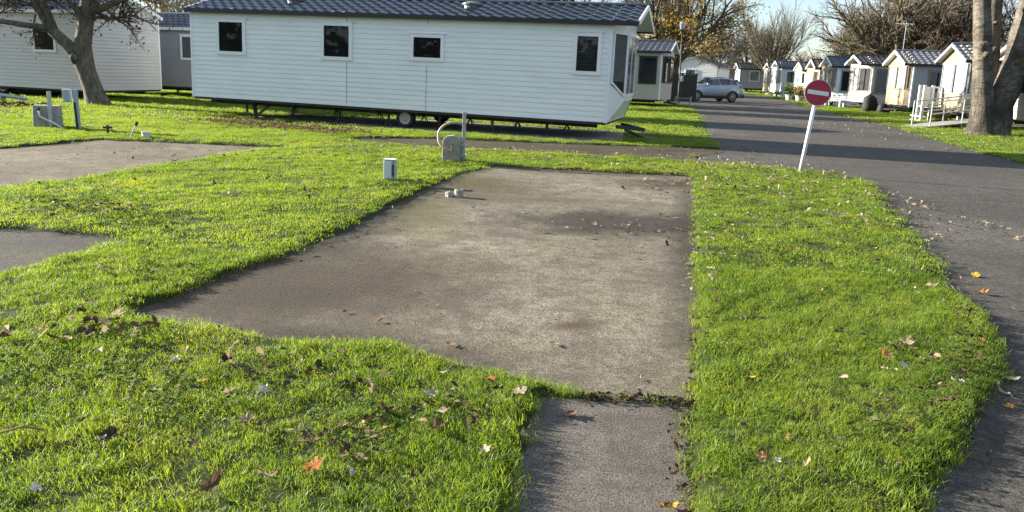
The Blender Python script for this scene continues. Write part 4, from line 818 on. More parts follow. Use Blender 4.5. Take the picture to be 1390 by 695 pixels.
def car(loc, rz):
    """crossover; local x forwards, y left, z up; origin under the middle of the wheelbase"""
    t = thing('parked_car', 'silver blue crossover car parked across the road by the bin store', 'car', loc, rz)
    # stations x: (x, sill z, belt z, roof z, half width low, half width belt, half width roof)
    S = [(2.22,.42,.66,.70,.62,.60,.45),(2.08,.30,.80,.84,.80,.78,.62),(1.75,.26,.95,.99,.88,.86,.72),(1.35,.25,1.02,1.06,.905,.89,.74),(.98,.24,1.05,1.13,.91,.90,.73),(.55,.24,1.06,1.38,.915,.905,.66),(.15,.24,1.07,1.545,.915,.905,.62),
         (-.3,.24,1.08,1.60,.915,.905,.62),(-.8,.24,1.10,1.61,.915,.905,.61),(-1.25,.24,1.13,1.58,.915,.90,.60),(-1.65,.26,1.15,1.50,.91,.885,.58),(-1.95,.30,1.14,1.32,.89,.85,.58),(-2.12,.34,1.02,1.08,.85,.80,.56),(-2.2,.45,.70,.74,.76,.72,.5)]
    def ring(q):
        x, zs, zb, zr, wl, wb, wr = q; h = [(0,zs-.02),(wl*.9,zs-.02),(wl,zs+.1),(wl+.012,(zs+zb)/2),(wb+.004,zb-.07),(wb-.02,zb),(wr+(wb-wr)*.12,zb+(zr-zb)*.85) if zr-zb > .1 else (wr+.06,zr-.015),(wr*.82,zr-.004),(wr*.4,zr+.018),(0,zr+.022)]
        return [(x, y, z) for y, z in h]+[(x, -y, z) for y, z in h[-2:0:-1]]
    b = MB(); rings = [ring(q) for q in S]; n = len(rings[0])
    for rr in rings: b.v.extend(rr)
    for i in range(len(rings)-1):
        for k in range(n): b.f.append((i*n+k, i*n+(k+1)%n, (i+1)*n+(k+1)%n, (i+1)*n+k))
    b.f.append(tuple(range(n))); b.f.append(tuple((len(rings)-1)*n+k for k in range(n-1,-1,-1)))
    o = b.build('body', M['car_paint'], t, smooth=True)
    sb = o.modifiers.new('sub', 'SUBSURF'); sb.levels = 1; sb.render_levels = 1
    def itp(x):
        for a, c in zip(S, S[1:]):
            if a[0] >= x >= c[0]: f = (a[0]-x)/(a[0]-c[0]); return [a[k]+(c[k]-a[k])*f for k in range(7)]
    def side(xs, lo, hi, sgn, name, m, out=.012):
        g = MB(); vs = []
        for x in xs:
            _, zs, zb, zr, wl, wb, wr = itp(x)
            for f in (lo, hi):
                z = zb+(zr-zb)*f; y = wb-.02+(wr+(wb-wr)*.12-(wb-.02))*min(1, f/.85); vs.append((x, sgn*(y+out), z))
        g.add(vs, [(2*i, 2*i+2, 2*i+3, 2*i+1) for i in range(len(xs)-1)]); return g.build(name, m, t)
    for sgn in (1, -1):
        side([.62,.4,.15,-.1,-.3], .10, .84, sgn, 'front_window', M['car_glass']); side([-.38,-.6,-.9,-1.18], .10, .84, sgn, 'rear_window', M['car_glass']); side([-1.26,-1.45,-1.62], .14, .78, sgn, 'quarter_window', M['car_glass'])
        for x in (1.37, -1.28):
            a = MB(); pts = []
            for k in range(13):
                th = math.pi*k/12; pts.append((x+.40*math.cos(th), sgn*.925, .33+.40*math.sin(th)))
            a.tube(pts, .045, 6); a.build('wheel_arch', M['rubber'], t)
            w = MB().lathe([(.2,-.1),(.31,-.11),(.335,-.085),(.34,0),(.335,.085),(.31,.11),(.2,.1)], 28, (0,0,0), 'y').build('wheel', M['rubber'], t, smooth=True); w.location = (x, sgn*.83, .34)
            r_ = MB(); r_.lathe([(.0,-.02),(.215,-.02),(.225,.11*1),(.205,.11),(.2,.0)], 24, (0,0,0), 'y')
            r_.build('rim', M['trim_black'], w)
            q = MB()
            for k in range(5):
                a0 = k*2*math.pi/5; q.bar((.04*math.cos(a0), sgn*.095, .04*math.sin(a0)), (.21*math.cos(a0), sgn*.10, .21*math.sin(a0)), .05, .03)
            q.lathe([(0,-.012),(.05,-.012),(.05,.012),(0,.012)], 12, (0, sgn*.1, 0), 'y'); q.lathe([(.195,-.012),(.225,-.012),(.225,.012),(.195,.012)], 24, (0, sgn*.1, 0), 'y'); q.build('spokes', M['alloy'], w)
        k = MB(); k.box(-1.0,sgn*.92-.02,.22,1.05,sgn*.92+.02,.40); k.build('sill_cladding', M['rubber'], t, bevel=.012)
        mr = MB(); mr.box(.55,sgn*.93,1.08,.75,sgn*1.1,1.22) if sgn > 0 else mr.box(.55,-1.1,1.08,.75,-.93,1.22); mr.build('wing_mirror', M['car_paint'], t, bevel=.04)
        for x0 in (-.02, -1.0): MB().box(x0-.12, sgn*.925-.012, .93, x0+.08, sgn*.925+.012, .965).build('door_handle', M['car_paint'], t)
        MB().tube([(.35,sgn*.60,1.50),(.1,sgn*.62,1.60),(-1.2,sgn*.60,1.65),(-1.45,sgn*.58,1.60)], .02, 6).build('roof_rail', M['alloy'], t)
        g = MB(); g.hexa([(-2.02,sgn*.62,.92),(-2.14,sgn*.62,.92),(-2.02,sgn*.84,.95),(-1.82,sgn*.90,.98),(-1.98,sgn*.62,1.1),(-2.12,sgn*.62,1.1),(-2.0,sgn*.83,1.1),(-1.8,sgn*.895,1.12)]); g.build('tail_light', M['lamp_red'], t)
        g = MB(); g.hexa([(2.0,sgn*.5,.72),(2.2,sgn*.45,.70),(1.98,sgn*.82,.74),(1.75,sgn*.88,.80),(1.98,sgn*.5,.86),(2.1,sgn*.45,.84),(1.95,sgn*.8,.88),(1.72,sgn*.87,.92)]); g.build('headlight', M['lamp_clear'], t)
    ws = MB(); ws.add([(.98,-.68,1.10),(.98,.68,1.10),(.98,0,1.17),(.2,-.58,1.54),(.2,.58,1.54),(.2,0,1.58)], [(0,2,5,3),(2,1,4,5)]); ws.v = [(x+.03,y,z+.03) for x,y,z in ws.v]; ws.build('windscreen', M['car_glass'], t)
    ws = MB(); ws.add([(-1.72,-.55,1.49),(-1.72,.55,1.49),(-2.02,.6,1.2),(-2.02,-.6,1.2)], [(0,1,2,3)]); ws.v = [(x-.03,y,z+.03) for x,y,z in ws.v]; ws.build('rear_screen', M['car_glass'], t)
    MB().box(2.1,-.75,.26,2.26,.75,.46).build('front_bumper', M['rubber'], t, bevel=.04); MB().box(-2.24,-.8,.30,-2.08,.8,.55).build('rear_bumper', M['rubber'], t, bevel=.04)
    MB().box(2.22,-.4,.55,2.245,.4,.68).build('grille', M['trim_black'], t)
hx, hy = -.965, -.263
car((13.05, 53.2, 0), math.atan2(hy, hx))

t = thing('timber_steps', 'low timber steps at the front corner of the pale caravan by the bin store', 'steps', (8.35, 41.6, 0), R(-18))
for k in range(3):
    MB().box(0,.28*k,.16*k+.1,.9,.28*k+.26,.16*k+.14).build('tread', M['timber_grey'], t)
for x in (.05, .85): MB().bar((x,0,.0),(x,.8,.5),.05,.12).build('stringer', M['timber_grey'], t)
# balustraded steps, ramp, bags, bench, pots, aerial near the row
t = thing('garden_steps', 'white timber steps with balustrade between the two ivory caravans', 'steps', (18.2, 35.0, 0), R(-6))
MB().box(.35,-.1,.62,2.2,1.5,.68).build('deck', M['timber_grey'], t)
for x, y in ((0,0),(.35,0),(2.2,0),(2.2,1.4),(.35,1.4)): MB().box(x-.055,y-.055,0,x+.055,y+.055,1.62).build('post', M['timber_white'], t)
MB().box(.06,-.02,.66,.29,.02,1.56).build('end_panel', M['timber_white'], t)
MB().box(.41,-.04,1.5,2.14,.04,1.57).build('handrail', M['timber_white'], t); MB().box(.41,-.03,.78,2.14,.03,.84).build('lower_rail', M['timber_white'], t)
for k in range(9): MB().box(.55+.18*k,-.015,.842,.62+.18*k,.015,1.498).build('baluster', M['timber_white'], t)
for k in range(2): MB().box(.06,.1,.0+.2*k,.30-.0*k,1.4,.04+.2*k).build('tread', M['timber_white'], t)
t = thing('access_ramp', 'grey ramp with galvanised handrails leading up beside the double trunk', 'ramp', (15.75, 29.9, 0), R(14))
rl = 3.6; rise_ = .42
MB().hexa([(-.1,0,.0),(rl,0,rise_-.06),(rl,1.05,rise_-.06),(-.1,1.05,.0),(-.1,0,.03),(rl,0,rise_),(rl,1.05,rise_),(-.1,1.05,.03)]).build('deck', M['timber_grey'], t)
for y in (.04, 1.0):
    b = [MB() for _ in range(3)]
    for x in (.25, 1.7, 3.2): MB().tube([(x,y,0),(x,y,rise_*x/rl+.95)], .025, 8).build('rail_post', M['steel'], t)
    for hgt in (.95, .5): MB().tube([(.25,y,rise_*.07+hgt),(3.2,y,rise_*.89+hgt)], .025, 8).build('handrail', M['steel'], t)
for x in (1.7, 3.3): MB().box(x-.05,.1,0,x+.05,.95,rise_*x/rl-.03).build('support', M['timber_grey'], t)
def blob(mb, c, r, rg_, n=14, m=9, lump=.12):
    o = len(mb.v)
    for i in range(m+1):
        for k in range(n):
            a = math.pi*i/m; ph = 2*math.pi*k/n; q = 1+rg_.gauss(0, lump)
            mb.v.append((c[0]+r[0]*q*math.sin(a)*math.cos(ph), c[1]+r[1]*q*math.sin(a)*math.sin(ph), max(0.0, c[2]+r[2]*math.copysign(abs(math.cos(a))**.6, math.cos(a))*(1+rg_.gauss(0,lump*.3)))))
    for i in range(m):
        for k in range(n): mb.f.append((o+i*n+k, o+i*n+(k+1)%n, o+(i+1)*n+(k+1)%n, o+(i+1)*n+k))
rg = random.Random(8)
for (x, y, wd, hh, lab) in ((20.3, 44.9, .42, .98, 'taller bulging black bag beside the near black roofed caravan'), (20.7, 44.0, .34, .55, 'lower slumped black bag at the foot of the ivory caravan')):
    t = thing('refuse_bag', lab, 'bag', (x, y, 0), 0, 'black bags between caravans'); b = MB(); n = 14; levels = [(0,.85),(.12,1.02),(.35,1.0),(.6,.95),(.8,.8),(.92,.5),(.97,.2)]
    for z, q in levels:
        for k in range(n):
            a_ = 6.283*k/n; sq = 1/max(abs(math.cos(a_)), abs(math.sin(a_)))**.55; r = wd*q*sq*(1+rg.gauss(0,.07)); b.v.append((r*math.cos(a_), r*.8*math.sin(a_), hh*z+rg.gauss(0,.015)))
    for i in range(len(levels)-1):
        for k in range(n): b.f.append((i*n+k, i*n+(k+1)%n, (i+1)*n+(k+1)%n, (i+1)*n+k))
    b.build('sack', M['black_bag'], t, smooth=True)
    MB().bar((-.1,0,hh*.95), (.08,.03,hh*1.1), .12, .05).build('tied_neck', M['black_bag'], t)
t = thing('garden_bench', 'white slatted bench in front of the white caravan', 'bench', (20.6, 50.6, 0), R(-70))
for k in range(4): MB().box(-.75,-.22+.12*k,.42,.75,-.12+.12*k,.46).build('seat_slat', M['timber_white'], t)
for x in (-.65, .65):
    for y in (-.15, .15): MB().box(x-.04,y-.04,0,x+.04,y+.04,.419).build('leg', M['timber_white'], t)
for k in range(3): MB().box(-.75,.27,.5+.15*k,.75,.30,.6+.15*k).build('back_slat', M['timber_white'], t)
for x in (-.65,.65): MB().box(x-.04,.302,.3,x+.04,.34,.95).build('back_post', M['timber_white'], t)
def bush(mb_seed, n, r, size, m, root, z0=.3, stems=True):
    rg_ = random.Random(mb_seed); pts = []; s_ = MB()
    for _ in range(14):
        d_ = Vector((rg_.gauss(0,.6), rg_.gauss(0,.6), 1)).normalized(); l = r*(.7+.6*rg_.random()); p0 = Vector((0,0,z0-.05)); p1 = p0+d_*l*.5+Vector((0,0,.05)); p2 = p1+d_*l*.5+Vector((rg_.gauss(0,.1),rg_.gauss(0,.1),0))
        s_.tube([p0, p1, p2], [.012,.009,.004], 4, cap=False); pts += [p1, p2, (p1+p2)/2]
    s_.build('stems', M['bark_dark'], root); leaf_cloud(pts, rg_, n, size, r*.2).build('foliage', M[m], root, kind='stuff')
for i, (x, y, m, lab) in enumerate(((22.5, 64.6, 'leaf_green', 'taller green potted shrub before the pale green caravan'), (22.55, 62.4, 'leaf_shrub', 'lower yellowing potted shrub right of the green one'))):
    t = thing('potted_shrub', lab, 'potted plant', (x, y, 0), 0, 'potted shrubs by the pale green caravan')
    MB().lathe([(0,0),(.22,0),(.30,.38),(.33,.38),(.33,.43),(.28,.43),(.26,.36),(0,.36)], 16).build('pot', M['pot'], t); bush(80+i, 500, .75-.15*i, .08, m, t, .4)
t = thing('garden_shrub', 'reddish brown shrub beneath the handrails of the ramp', 'shrub', (18.2, 33.4, 0)); bush(90, 420, .62, .06, 'leaf_shrub', t, .05)
for i, (px, py, lab) in enumerate(((21.4, 55.0, 'low dark flower bed plant by the white caravan corner'), (21.3, 53.0, 'clump of dark bedding plants in front of the white caravan'), (25.0, 75.2, 'round dark bush at the corner of the pale blue caravan'))):
    t = thing('garden_shrub', lab, 'shrub', (px, py, 0), 0, 'small shrubs in front of the row'); bush(95+i, 420, .42, .06, 'leaf_ever' if i != 1 else 'leaf_crown_brown', t, .05)
t = thing('tv_aerial', 'thin television aerial standing above the ivory caravan roof', 'aerial', (22.0, 45.3, 0))
MB().tube([(0,0,0),(0,0,5.1)], .018, 6).build('mast', M['trim_grey'], t); MB().bar((-.55,0,5.0),(.4,.1,5.0),.02).build('boom', M['trim_grey'], t)
for k in range(7): MB().bar((-.5+.14*k,-.22,5.0),(-.5+.14*k,.25,5.0),.012).build('element', M['trim_grey'], t)
t = thing('white_handrail', 'short white handrail by the door of the pale blue caravan', 'handrail', (24.2, 71.0, 0), R(-10))
for x in (0, .9, 1.8): MB().box(x-.04,-.04,0,x+.04,.04,1.1).build('post', M['timber_white'], t)
MB().bar((0,0,1.05),(1.8,0,1.35),.06).build('rail', M['timber_white'], t); MB().bar((0,0,.5),(1.8,0,.7),.05).build('lower_rail', M['timber_white'], t)
t = thing('litter_heap', 'small heap of timber and rubbish under the left end of the long white caravan', 'heap', (-7.35, 21.75, 0.016))
MB().bar((0,0,0),(.35,.3,.35),.06).build('plank', M['timber_grey'], t); MB().bar((.1,-.1,0),(-.05,.1,.5),.09).build('block', M['leaf_brown'], t)
MB().bar((.3,.2,.02),(.7,.2,.05),.08).build('plank', M['leaf_brown'], t)

# ------------------------------------------------------------------ grass
def blade_mesh(name, rg_, n, rad, hmin, hmax, width, lean):
    b = MB()
    for _ in range(n):
        a = rg_.random()*6.283; r = rad*math.sqrt(rg_.random()); x, y = r*math.cos(a), r*math.sin(a); hh = rg_.uniform(hmin, hmax); w = width*rg_.uniform(.7, 1.3)
        ph = rg_.random()*6.283; ln = abs(rg_.gauss(lean, lean*.5))*hh; dx, dy = math.cos(ph), math.sin(ph); f = ph+rg_.gauss(1.57,.5); sx, sy = math.cos(f)*w/2, math.sin(f)*w/2
        P_ = []
        for t_, ww in ((0,.8),(.45,1.0),(.8,.6)):
            q = ln*t_*t_; z = hh*t_*(1-.15*t_*lean); P_ += [(x+dx*q-sx*ww, y+dy*q-sy*ww, z), (x+dx*q+sx*ww, y+dy*q+sy*ww, z)]
        P_.append((x+dx*ln, y+dy*ln, hh*(1-.2*lean)))
        b.add(P_, [(0,1,3,2),(2,3,5,4),(4,5,6)])
    return b
def grass_mat():
    m, nt, b = new_mat('grass_blades'); oi = N(nt, 'ShaderNodeObjectInfo'); geo = N(nt, 'ShaderNodeNewGeometry')
    big = noise(nt, geo.outputs['Position'], 0.9, 5, .6); mid = noise(nt, geo.outputs['Position'], 5.0, 4, .6); fin = noise(nt, geo.outputs['Position'], 90.0, 2, .5)
    f = math_(nt, 'ADD', math_(nt, 'MULTIPLY', big, .45), math_(nt, 'ADD', math_(nt, 'MULTIPLY', mid, .3), math_(nt, 'MULTIPLY', fin, .3)))
    c = ramp(nt, f, [(.34, (.050,.090,.013)), (.47, (.112,.182,.022)), (.58, (.178,.245,.032)), (.74, (.27,.26,.07))])
    dead = math_(nt, 'GREATER_THAN', noise(nt, geo.outputs['Position'], 160.0, 1, .5), .70)
    c = mixc(nt, math_(nt, 'MULTIPLY', dead, .55), c, (.30,.25,.11))
    nt.links.new(c, b.inputs['Base Color']); b.inputs['Roughness'].default_value = .5; b.inputs['Specular IOR Level'].default_value = .35
    tr = N(nt, 'ShaderNodeBsdfTranslucent'); nt.links.new(mixc(nt, 1.0, c, (1.85,1.75,.6), 'MULTIPLY'), tr.inputs['Color'])
    ms = N(nt, 'ShaderNodeMixShader'); ms.inputs[0].default_value = .5
    nt.links.new(b.outputs[0], ms.inputs[1]); nt.links.new(tr.outputs[0], ms.inputs[2]); nt.links.new(ms.outputs[0], nt.nodes['Material Output'].inputs[0]); return m
M['grass'] = grass_mat()
def grass_field(name, label, pts, protos, mat_='grass', cat='grass'):
    """pts: (n, 3) positions; blades tufts picked from a collection of tufts by geometry nodes"""
    cl = bpy.data.collections.new(name+'_tufts')
    for k, pb in enumerate(protos):
        cl.objects.link(bpy.data.objects.new('grass_tuft', pb.mesh('grass_tuft', M[mat_])))
    rs = np.random.RandomState(len(pts)); n = len(pts)
    me_ = bpy.data.meshes.new(name); me_.from_pydata(pts[:, :3].tolist(), [], [])
    ro = np.zeros((n, 3), np.float32); ro[:, 2] = rs.rand(n)*6.283; ro[:, 0] = rs.randn(n)*.12; ro[:, 1] = rs.randn(n)*.12
    s_ = pts[:, 3]; sv = np.stack([s_*(.85+.3*rs.rand(n)), s_*(.85+.3*rs.rand(n)), s_*(.7+.6*rs.rand(n))], 1).astype(np.float32)
    a = me_.attributes.new('rot', 'FLOAT_VECTOR', 'POINT'); a.data.foreach_set('vector', ro.ravel())
    a = me_.attributes.new('scl', 'FLOAT_VECTOR', 'POINT'); a.data.foreach_set('vector', sv.ravel())
    a = me_.attributes.new('pick', 'INT', 'POINT'); a.data.foreach_set('value', rs.randint(0, len(protos), n).astype(np.int32))
    o = bpy.data.objects.new(name, me_); col.objects.link(o)
    ng = bpy.data.node_groups.new(name, 'GeometryNodeTree'); ng.interface.new_socket('Geometry', in_out='INPUT', socket_type='NodeSocketGeometry'); ng.interface.new_socket('Geometry', in_out='OUTPUT', socket_type='NodeSocketGeometry')
    gi = ng.nodes.new('NodeGroupInput'); go = ng.nodes.new('NodeGroupOutput'); ip = ng.nodes.new('GeometryNodeInstanceOnPoints'); ci_ = ng.nodes.new('GeometryNodeCollectionInfo')
    ci_.inputs['Collection'].default_value = cl; ci_.inputs['Separate Children'].default_value = True; ci_.inputs['Reset Children'].default_value = True; ip.inputs['Pick Instance'].default_value = True
    def attr(nm, ty):
        q = ng.nodes.new('GeometryNodeInputNamedAttribute'); q.data_type = ty; q.inputs['Name'].default_value = nm; return q.outputs['Attribute']
    er = ng.nodes.new('FunctionNodeEulerToRotation'); K = ng.links.new
    K(gi.outputs[0], ip.inputs['Points']); K(ci_.outputs[0], ip.inputs['Instance']); K(attr('rot', 'FLOAT_VECTOR'), er.inputs[0]); K(er.outputs[0], ip.inputs['Rotation']); K(attr('scl', 'FLOAT_VECTOR'), ip.inputs['Scale']); K(attr('pick', 'INT'), ip.inputs['Instance Index']); K(ip.outputs[0], go.inputs[0])
    md = o.modifiers.new('grass', 'NODES'); md.node_group = ng
    return tag(o, label, cat, kind='stuff')
rs = np.random.RandomState(4)
def scatter(x0, x1, y0, y1, dens, fan=None, edge=-0.015, polys=POLYS, thin=.25):
    n = int((x1-x0)*(y1-y0)*dens); x = rs.uniform(x0, x1, n); y = rs.uniform(y0, y1, n)
    k = np.ones(n, bool)
    if fan: k &= (np.abs(x-fan[2]*y) < fan[0]*y+fan[1])
    x, y = x[k], y[k]; d_ = turf_dist(x, y, polys)
    k = d_ > edge; x, y, d_ = x[k], y[k], d_[k]
    p = wob(x*1.3+3, y*1.1)+.8*wob(x*4.1, y*3.7+2); keep = rs.rand(len(x)) > thin*np.clip(-p+.1, 0, 1)*1.6; x, y, d_, p = x[keep], y[keep], d_[keep], p[keep]
    s_ = (1+.22*p)*np.where(d_ < .12, 1.12, 1.0)
    z = np.where((x > GX0) & (x < GX1) & (y > GY0) & (y < GY1), turf_h(x, y, d_), 0)-.006
    return np.stack([x, y, z, s_], 1)
rgb = random.Random(2)
near = [blade_mesh('t', rgb, 36, .055, .014, .043, .0025, .75) for _ in range(8)]
mids = [blade_mesh('t', rgb, 60, .12, .013, .037, .0042, .65) for _ in range(6)]
fars = [blade_mesh('t', rgb, 60, .30, .02, .055, .010, .55) for _ in range(5)]
grass_field('near_grass', 'short lush green grass in the foreground lawns', scatter(-6, 5.5, 1.6, 6.2, 560, (.78, .6, .02), -.035, thin=.10), near)
grass_field('middle_grass', 'mown bright green grass around the pads', scatter(-14.5, 14, 6.0, 19.9, 130, (.80, .8, .02), .01, thin=.14), mids)
farp = scatter(-26, 26, 19.7, 46, 16, (.82, 1.5, .02), .15); farp = np.concatenate([farp, scatter(13.9, 34, 4, 19.9, 16, None, .15)]); farq = scatter(-10, 60, 46, 115, 3.0, (.5, 4, .25), .3)
farq[:, 3] *= 1.5
grass_field('far_grass', 'rough grass between the caravans and along the verges', np.concatenate([farp, farq]), fars)

# broad-leaved weeds: dark rosettes in loose patches
def weed_mesh(rg_):
    b = MB()
    for _ in range(9):
        a = rg_.random()*6.283; l = rg_.uniform(.018,.035); w = l*.42; up = rg_.uniform(.1,.7); ca, sa = math.cos(a), math.sin(a); ox, oy = rg_.gauss(0,.02), rg_.gauss(0,.02); z = .022+.02*rg_.random()
        b.add([(ox,oy,z),(ox+ca*l*.5-sa*w,oy+sa*l*.5+ca*w,z+up*l*.5),(ox+ca*l,oy+sa*l,z+up*l*.6),(ox+ca*l*.5+sa*w,oy+sa*l*.5-ca*w,z+up*l*.5)], [(0,1,2,3)])
    return b
mw, ntw, bw = new_mat('weed_leaf'); bw.inputs['Base Color'].default_value = (.055,.095,.010,1); bw.inputs['Roughness'].default_value = .75; bw.inputs['Specular IOR Level'].default_value = .15; M['weed'] = mw
wp = []
for cx, cy, sx_, n_ in [(-4.3,7.7,.35,150),(-3.75,7.35,.3,150),(-4.7,8.3,.3,80),(-3.3,6.9,.35,110),(-1.5,10.2,.22,130),(-1.2,12.6,.3,150),(-1.4,9.9,.25,80),(-2.6,5.4,.25,90),(-1.5,3.3,.2,70),(-.6,3.2,.16,60),(-2.2,3.6,.3,90),(1.9,3.2,.3,80),(2.3,6.5,.5,90),(3.4,8.5,.5,80)]:
    n_ = int(n_*.6); q = np.stack([rs.normal(cx, sx_, n_), rs.normal(cy, sx_*.8, n_)], 1); dd = turf_dist(q[:,0], q[:,1]); k = dd > .02
    wp.append(np.stack([q[k,0], q[k,1], turf_h(q[k,0], q[k,1], dd[k]), rs.uniform(.5,1.05,k.sum())], 1))
grass_field('weed_patch', 'dark clover and broad leaved weeds growing in patches in the lawn', np.concatenate(wp), [weed_mesh(rgb) for _ in range(5)], 'weed', 'weeds')

# ------------------------------------------------------------------ fallen leaves
def leaf_mesh(name, rg_, lobes, m, curl):
    b = MB(); n = 20; ring_ = []
    for k in range(n):
        a = 2*math.pi*k/n; r = .5*(1-.36*(0.5-0.5*math.cos(a*lobes))*(1 if lobes > 1 else .2))*(.72+.5*rg_.random())
        if lobes == 1: r *= (.55+.45*abs(math.cos(a)))
        x, y = r*math.cos(a), r*math.sin(a)*(.9 if lobes > 1 else .62); q = x*x+y*y
        ring_.append((x*(1-.3*curl*q), y*(1-.35*curl), curl*q*1.3+.10*rg_.gauss(0,.5)*curl*2+.12*math.sin(2*a+1)*curl))
    inner = [(x*.5, y*.5, z*.25-.01) for x, y, z in ring_]
    b.add(ring_+inner+[(0,0,-.01)], [(k,(k+1)%n,n+(k+1)%n,n+k) for k in range(n)]+[(n+k,n+(k+1)%n,2*n) for k in range(n)])
    b.tube([(-.42,0,curl*.28),(-.6,.03,curl*.3),(-.8,.08,.02)], .016, 3, cap=False)
    return b.mesh(name, m)
rl_ = random.Random(77); LEAF = {}
for key in ('tan','brown','pale','dark','orange','yellow','grey'):
    LEAF[key] = [leaf_mesh('fallen_leaf', rl_, lb, M['leaf_'+key], cu) for lb, cu in ((5,.22),(5,.65),(1,.4),(3,.75))]
def put_leaf(x, y, size, key, label, group, var=None, on_grass=None, flat=1.0):
    me_ = LEAF[key][rl_.randrange(4) if var is None else var]; o = bpy.data.objects.new('fallen_leaf', me_); col.objects.link(o)
    X, Y = np.array([x]), np.array([y]); dg = float(turf_dist(X, Y)[0]); g = dg > 0.03 if on_grass is None else on_grass
    z = float(turf_h(X, Y)[0])+.030 if g else .014
    o.location = (x, y, z+size*.05); o.rotation_euler = (rl_.gauss(0,.16)*flat, rl_.gauss(0,.16)*flat, rl_.random()*6.283); o.scale = (size, size, size)
    return tag(o, label, 'leaf', group)
GL = 'fallen leaves in the foreground grass'; GP = 'fallen leaves on the concrete'; GR = 'fallen leaves at the road edge'
NOTABLE = [
 (-.73,2.73,.095,'orange','large flat orange brown lobed leaf nearest the bottom of the left lawn',GL,0), (-.88,2.64,.085,'tan','dull tan oval leaf left of the large orange brown one',GL,2),
 (-1.11,3.07,.10,'pale','crumpled silvery pale leaf alone in the left lawn',GL,3), (-1.60,2.89,.12,'dark','big dark curled leaf with pale rim in lower left grass',GL,1),
 (-1.14,3.39,.085,'grey','grey curled leaf between the pad corner and the silvery one',GL,1), (-1.47,3.5,.075,'yellow','mustard yellow leaf in the left lawn below the pad edge',GL,1),
 (-.57,2.70,.06,'grey','folded pale grey leaf standing in the grass near the large orange brown one',GL,3), (-.53,3.23,.10,'brown','torn brown leaf beside the bare soil patch of the left lawn',GL,1),
 (-.36,3.42,.085,'pale','twisted pale leaf topmost of the cluster near the path corner',GL,1), (-.28,3.26,.07,'pale','flat pale starry leaf in the cluster near the path corner',GL,0), (-.29,3.09,.085,'brown','brown folded leaf lowest of the cluster near the path corner',GL,3),
 (-.08,3.63,.07,'orange','rust red leaf at the grass edge close to the pad',GL,0), (.07,3.48,.095,'pale','large pale leaf at the grass tip beside the path',GL,0), (.09,3.14,.07,'pale','pale leaf hanging over the grass edge of the path',GL,3),
 (-1.60,3.0,.04,'yellow','tiny bright yellow leaf above the big dark curled one',GL,2), (-1.06,2.55,.11,'brown','ragged brown leaf at the very bottom of the left lawn',GL,3),
 (-2.42,4.25,.09,'orange','orange leaf on the pile at the left pad corner',GL,0), (-2.56,4.40,.09,'dark','blackish leaf behind the orange one at the pad corner',GL,1), (-2.30,4.08,.10,'dark','blackish curled leaf in front of the orange one at the pad corner',GL,3),
 (-2.08,4.06,.10,'pale','long pale leaf right of the pile at the left pad corner',GL,2), (-2.71,3.94,.10,'dark','dark curled leaf at the left picture edge',GL,1), (-2.65,4.14,.07,'orange','orange leaf left of the pile near the picture edge',GL,0),
 (-1.44,3.75,.10,'dark','dark shrivelled leaf in the grass fringe below the pad, left one',GL,1), (-1.20,3.68,.10,'brown','dark brown torn leaf in the middle of the fringe below the pad',GL,3), (-.96,3.75,.09,'dark','dark leaf in the fringe right of the torn brown one',GL,1),
 (.31,3.40,.08,'brown','brown leaf lying in the shaded top corner of the path',GP,0), (.63,2.64,.09,'yellow','pale yellow leaf in the litter at the right edge of the path',GL,2), (.77,2.79,.08,'brown','brown leaf among litter along the right edge of the path',GL,3), (.84,3.33,.06,'pale','small white leaf by the weedy joint of the path',GL,0),
 (-.81,4.65,.065,'tan','curled tan leaf alone in the left half of the pad',GP,3), (-.33,4.27,.08,'tan','flat tan lobed leaf near the front edge of the pad',GP,0), (.28,4.35,.07,'pale','pale leaf left on the small mud patch of the pad',GP,0), (.47,3.65,.05,'pale','cream leaf close to the path joint on the pad',GP,3),
 (.72,3.87,.055,'pale','flat whitish leaf pressed on the pad above the path',GP,2), (-.50,5.0,.06,'tan','pale brown leaf in the middle of the pad',GP,2), (-1.65,4.44,.07,'tan','tan leaf at the dirty near edge of the pad',GP,0), (-1.06,4.8,.05,'brown','small brown leaf right of the dirty pad corner',GP,0),
 (1.07,2.94,.055,'orange','bright orange leaf low in the right lawn',GL,0), (1.05,2.88,.05,'pale','pale leaf touching the bright orange one in the right lawn',GL,3), (1.28,3.79,.05,'yellow','lemon yellow leaf in the right lawn near the pad',GL,0), (1.24,3.12,.05,'tan','buff leaf right of the bright orange one',GL,2),
 (2.40,4.42,.11,'pale','large pale crumpled leaf in the right lawn near the road',GL,1), (2.17,4.19,.09,'orange','orange brown folded leaf beside the white one in the right lawn',GL,3), (2.19,4.02,.08,'grey','whitish leaf below the orange brown folded one',GL,0), (2.36,3.81,.09,'grey','grey leaf at the road side of the right lawn',GL,1), (1.76,3.79,.06,'pale','small cream leaf in the middle of the right lawn',GL,0),
 (4.0,6.43,.10,'yellow','yellow leaf on the road beside the right lawn',GR,0), (3.72,5.86,.12,'orange','orange leaf with stalk on the road below the yellow one',GR,1), (2.82,4.06,.09,'pale','pale maple leaf on the road at the right picture edge',GR,0), (2.65,3.87,.08,'pale','whitish narrow leaf on the road below the maple leaf',GR,2), (2.56,3.68,.07,'orange','reddish leaf on the road at lower right',GR,0), (3.29,5.17,.09,'brown','brown leaf at the lawn edge of the road',GR,3),
]
for x, y, s_, k, lab, grp, v in NOTABLE: put_leaf(x, y, s_, k, lab, grp, v)
ADJ = {'tan':'tan','brown':'brown','pale':'pale','dark':'dark','orange':'orange','yellow':'yellow','grey':'greyish'}
SHAPE = ['flat lobed', 'crumpled', 'oval', 'cupped']
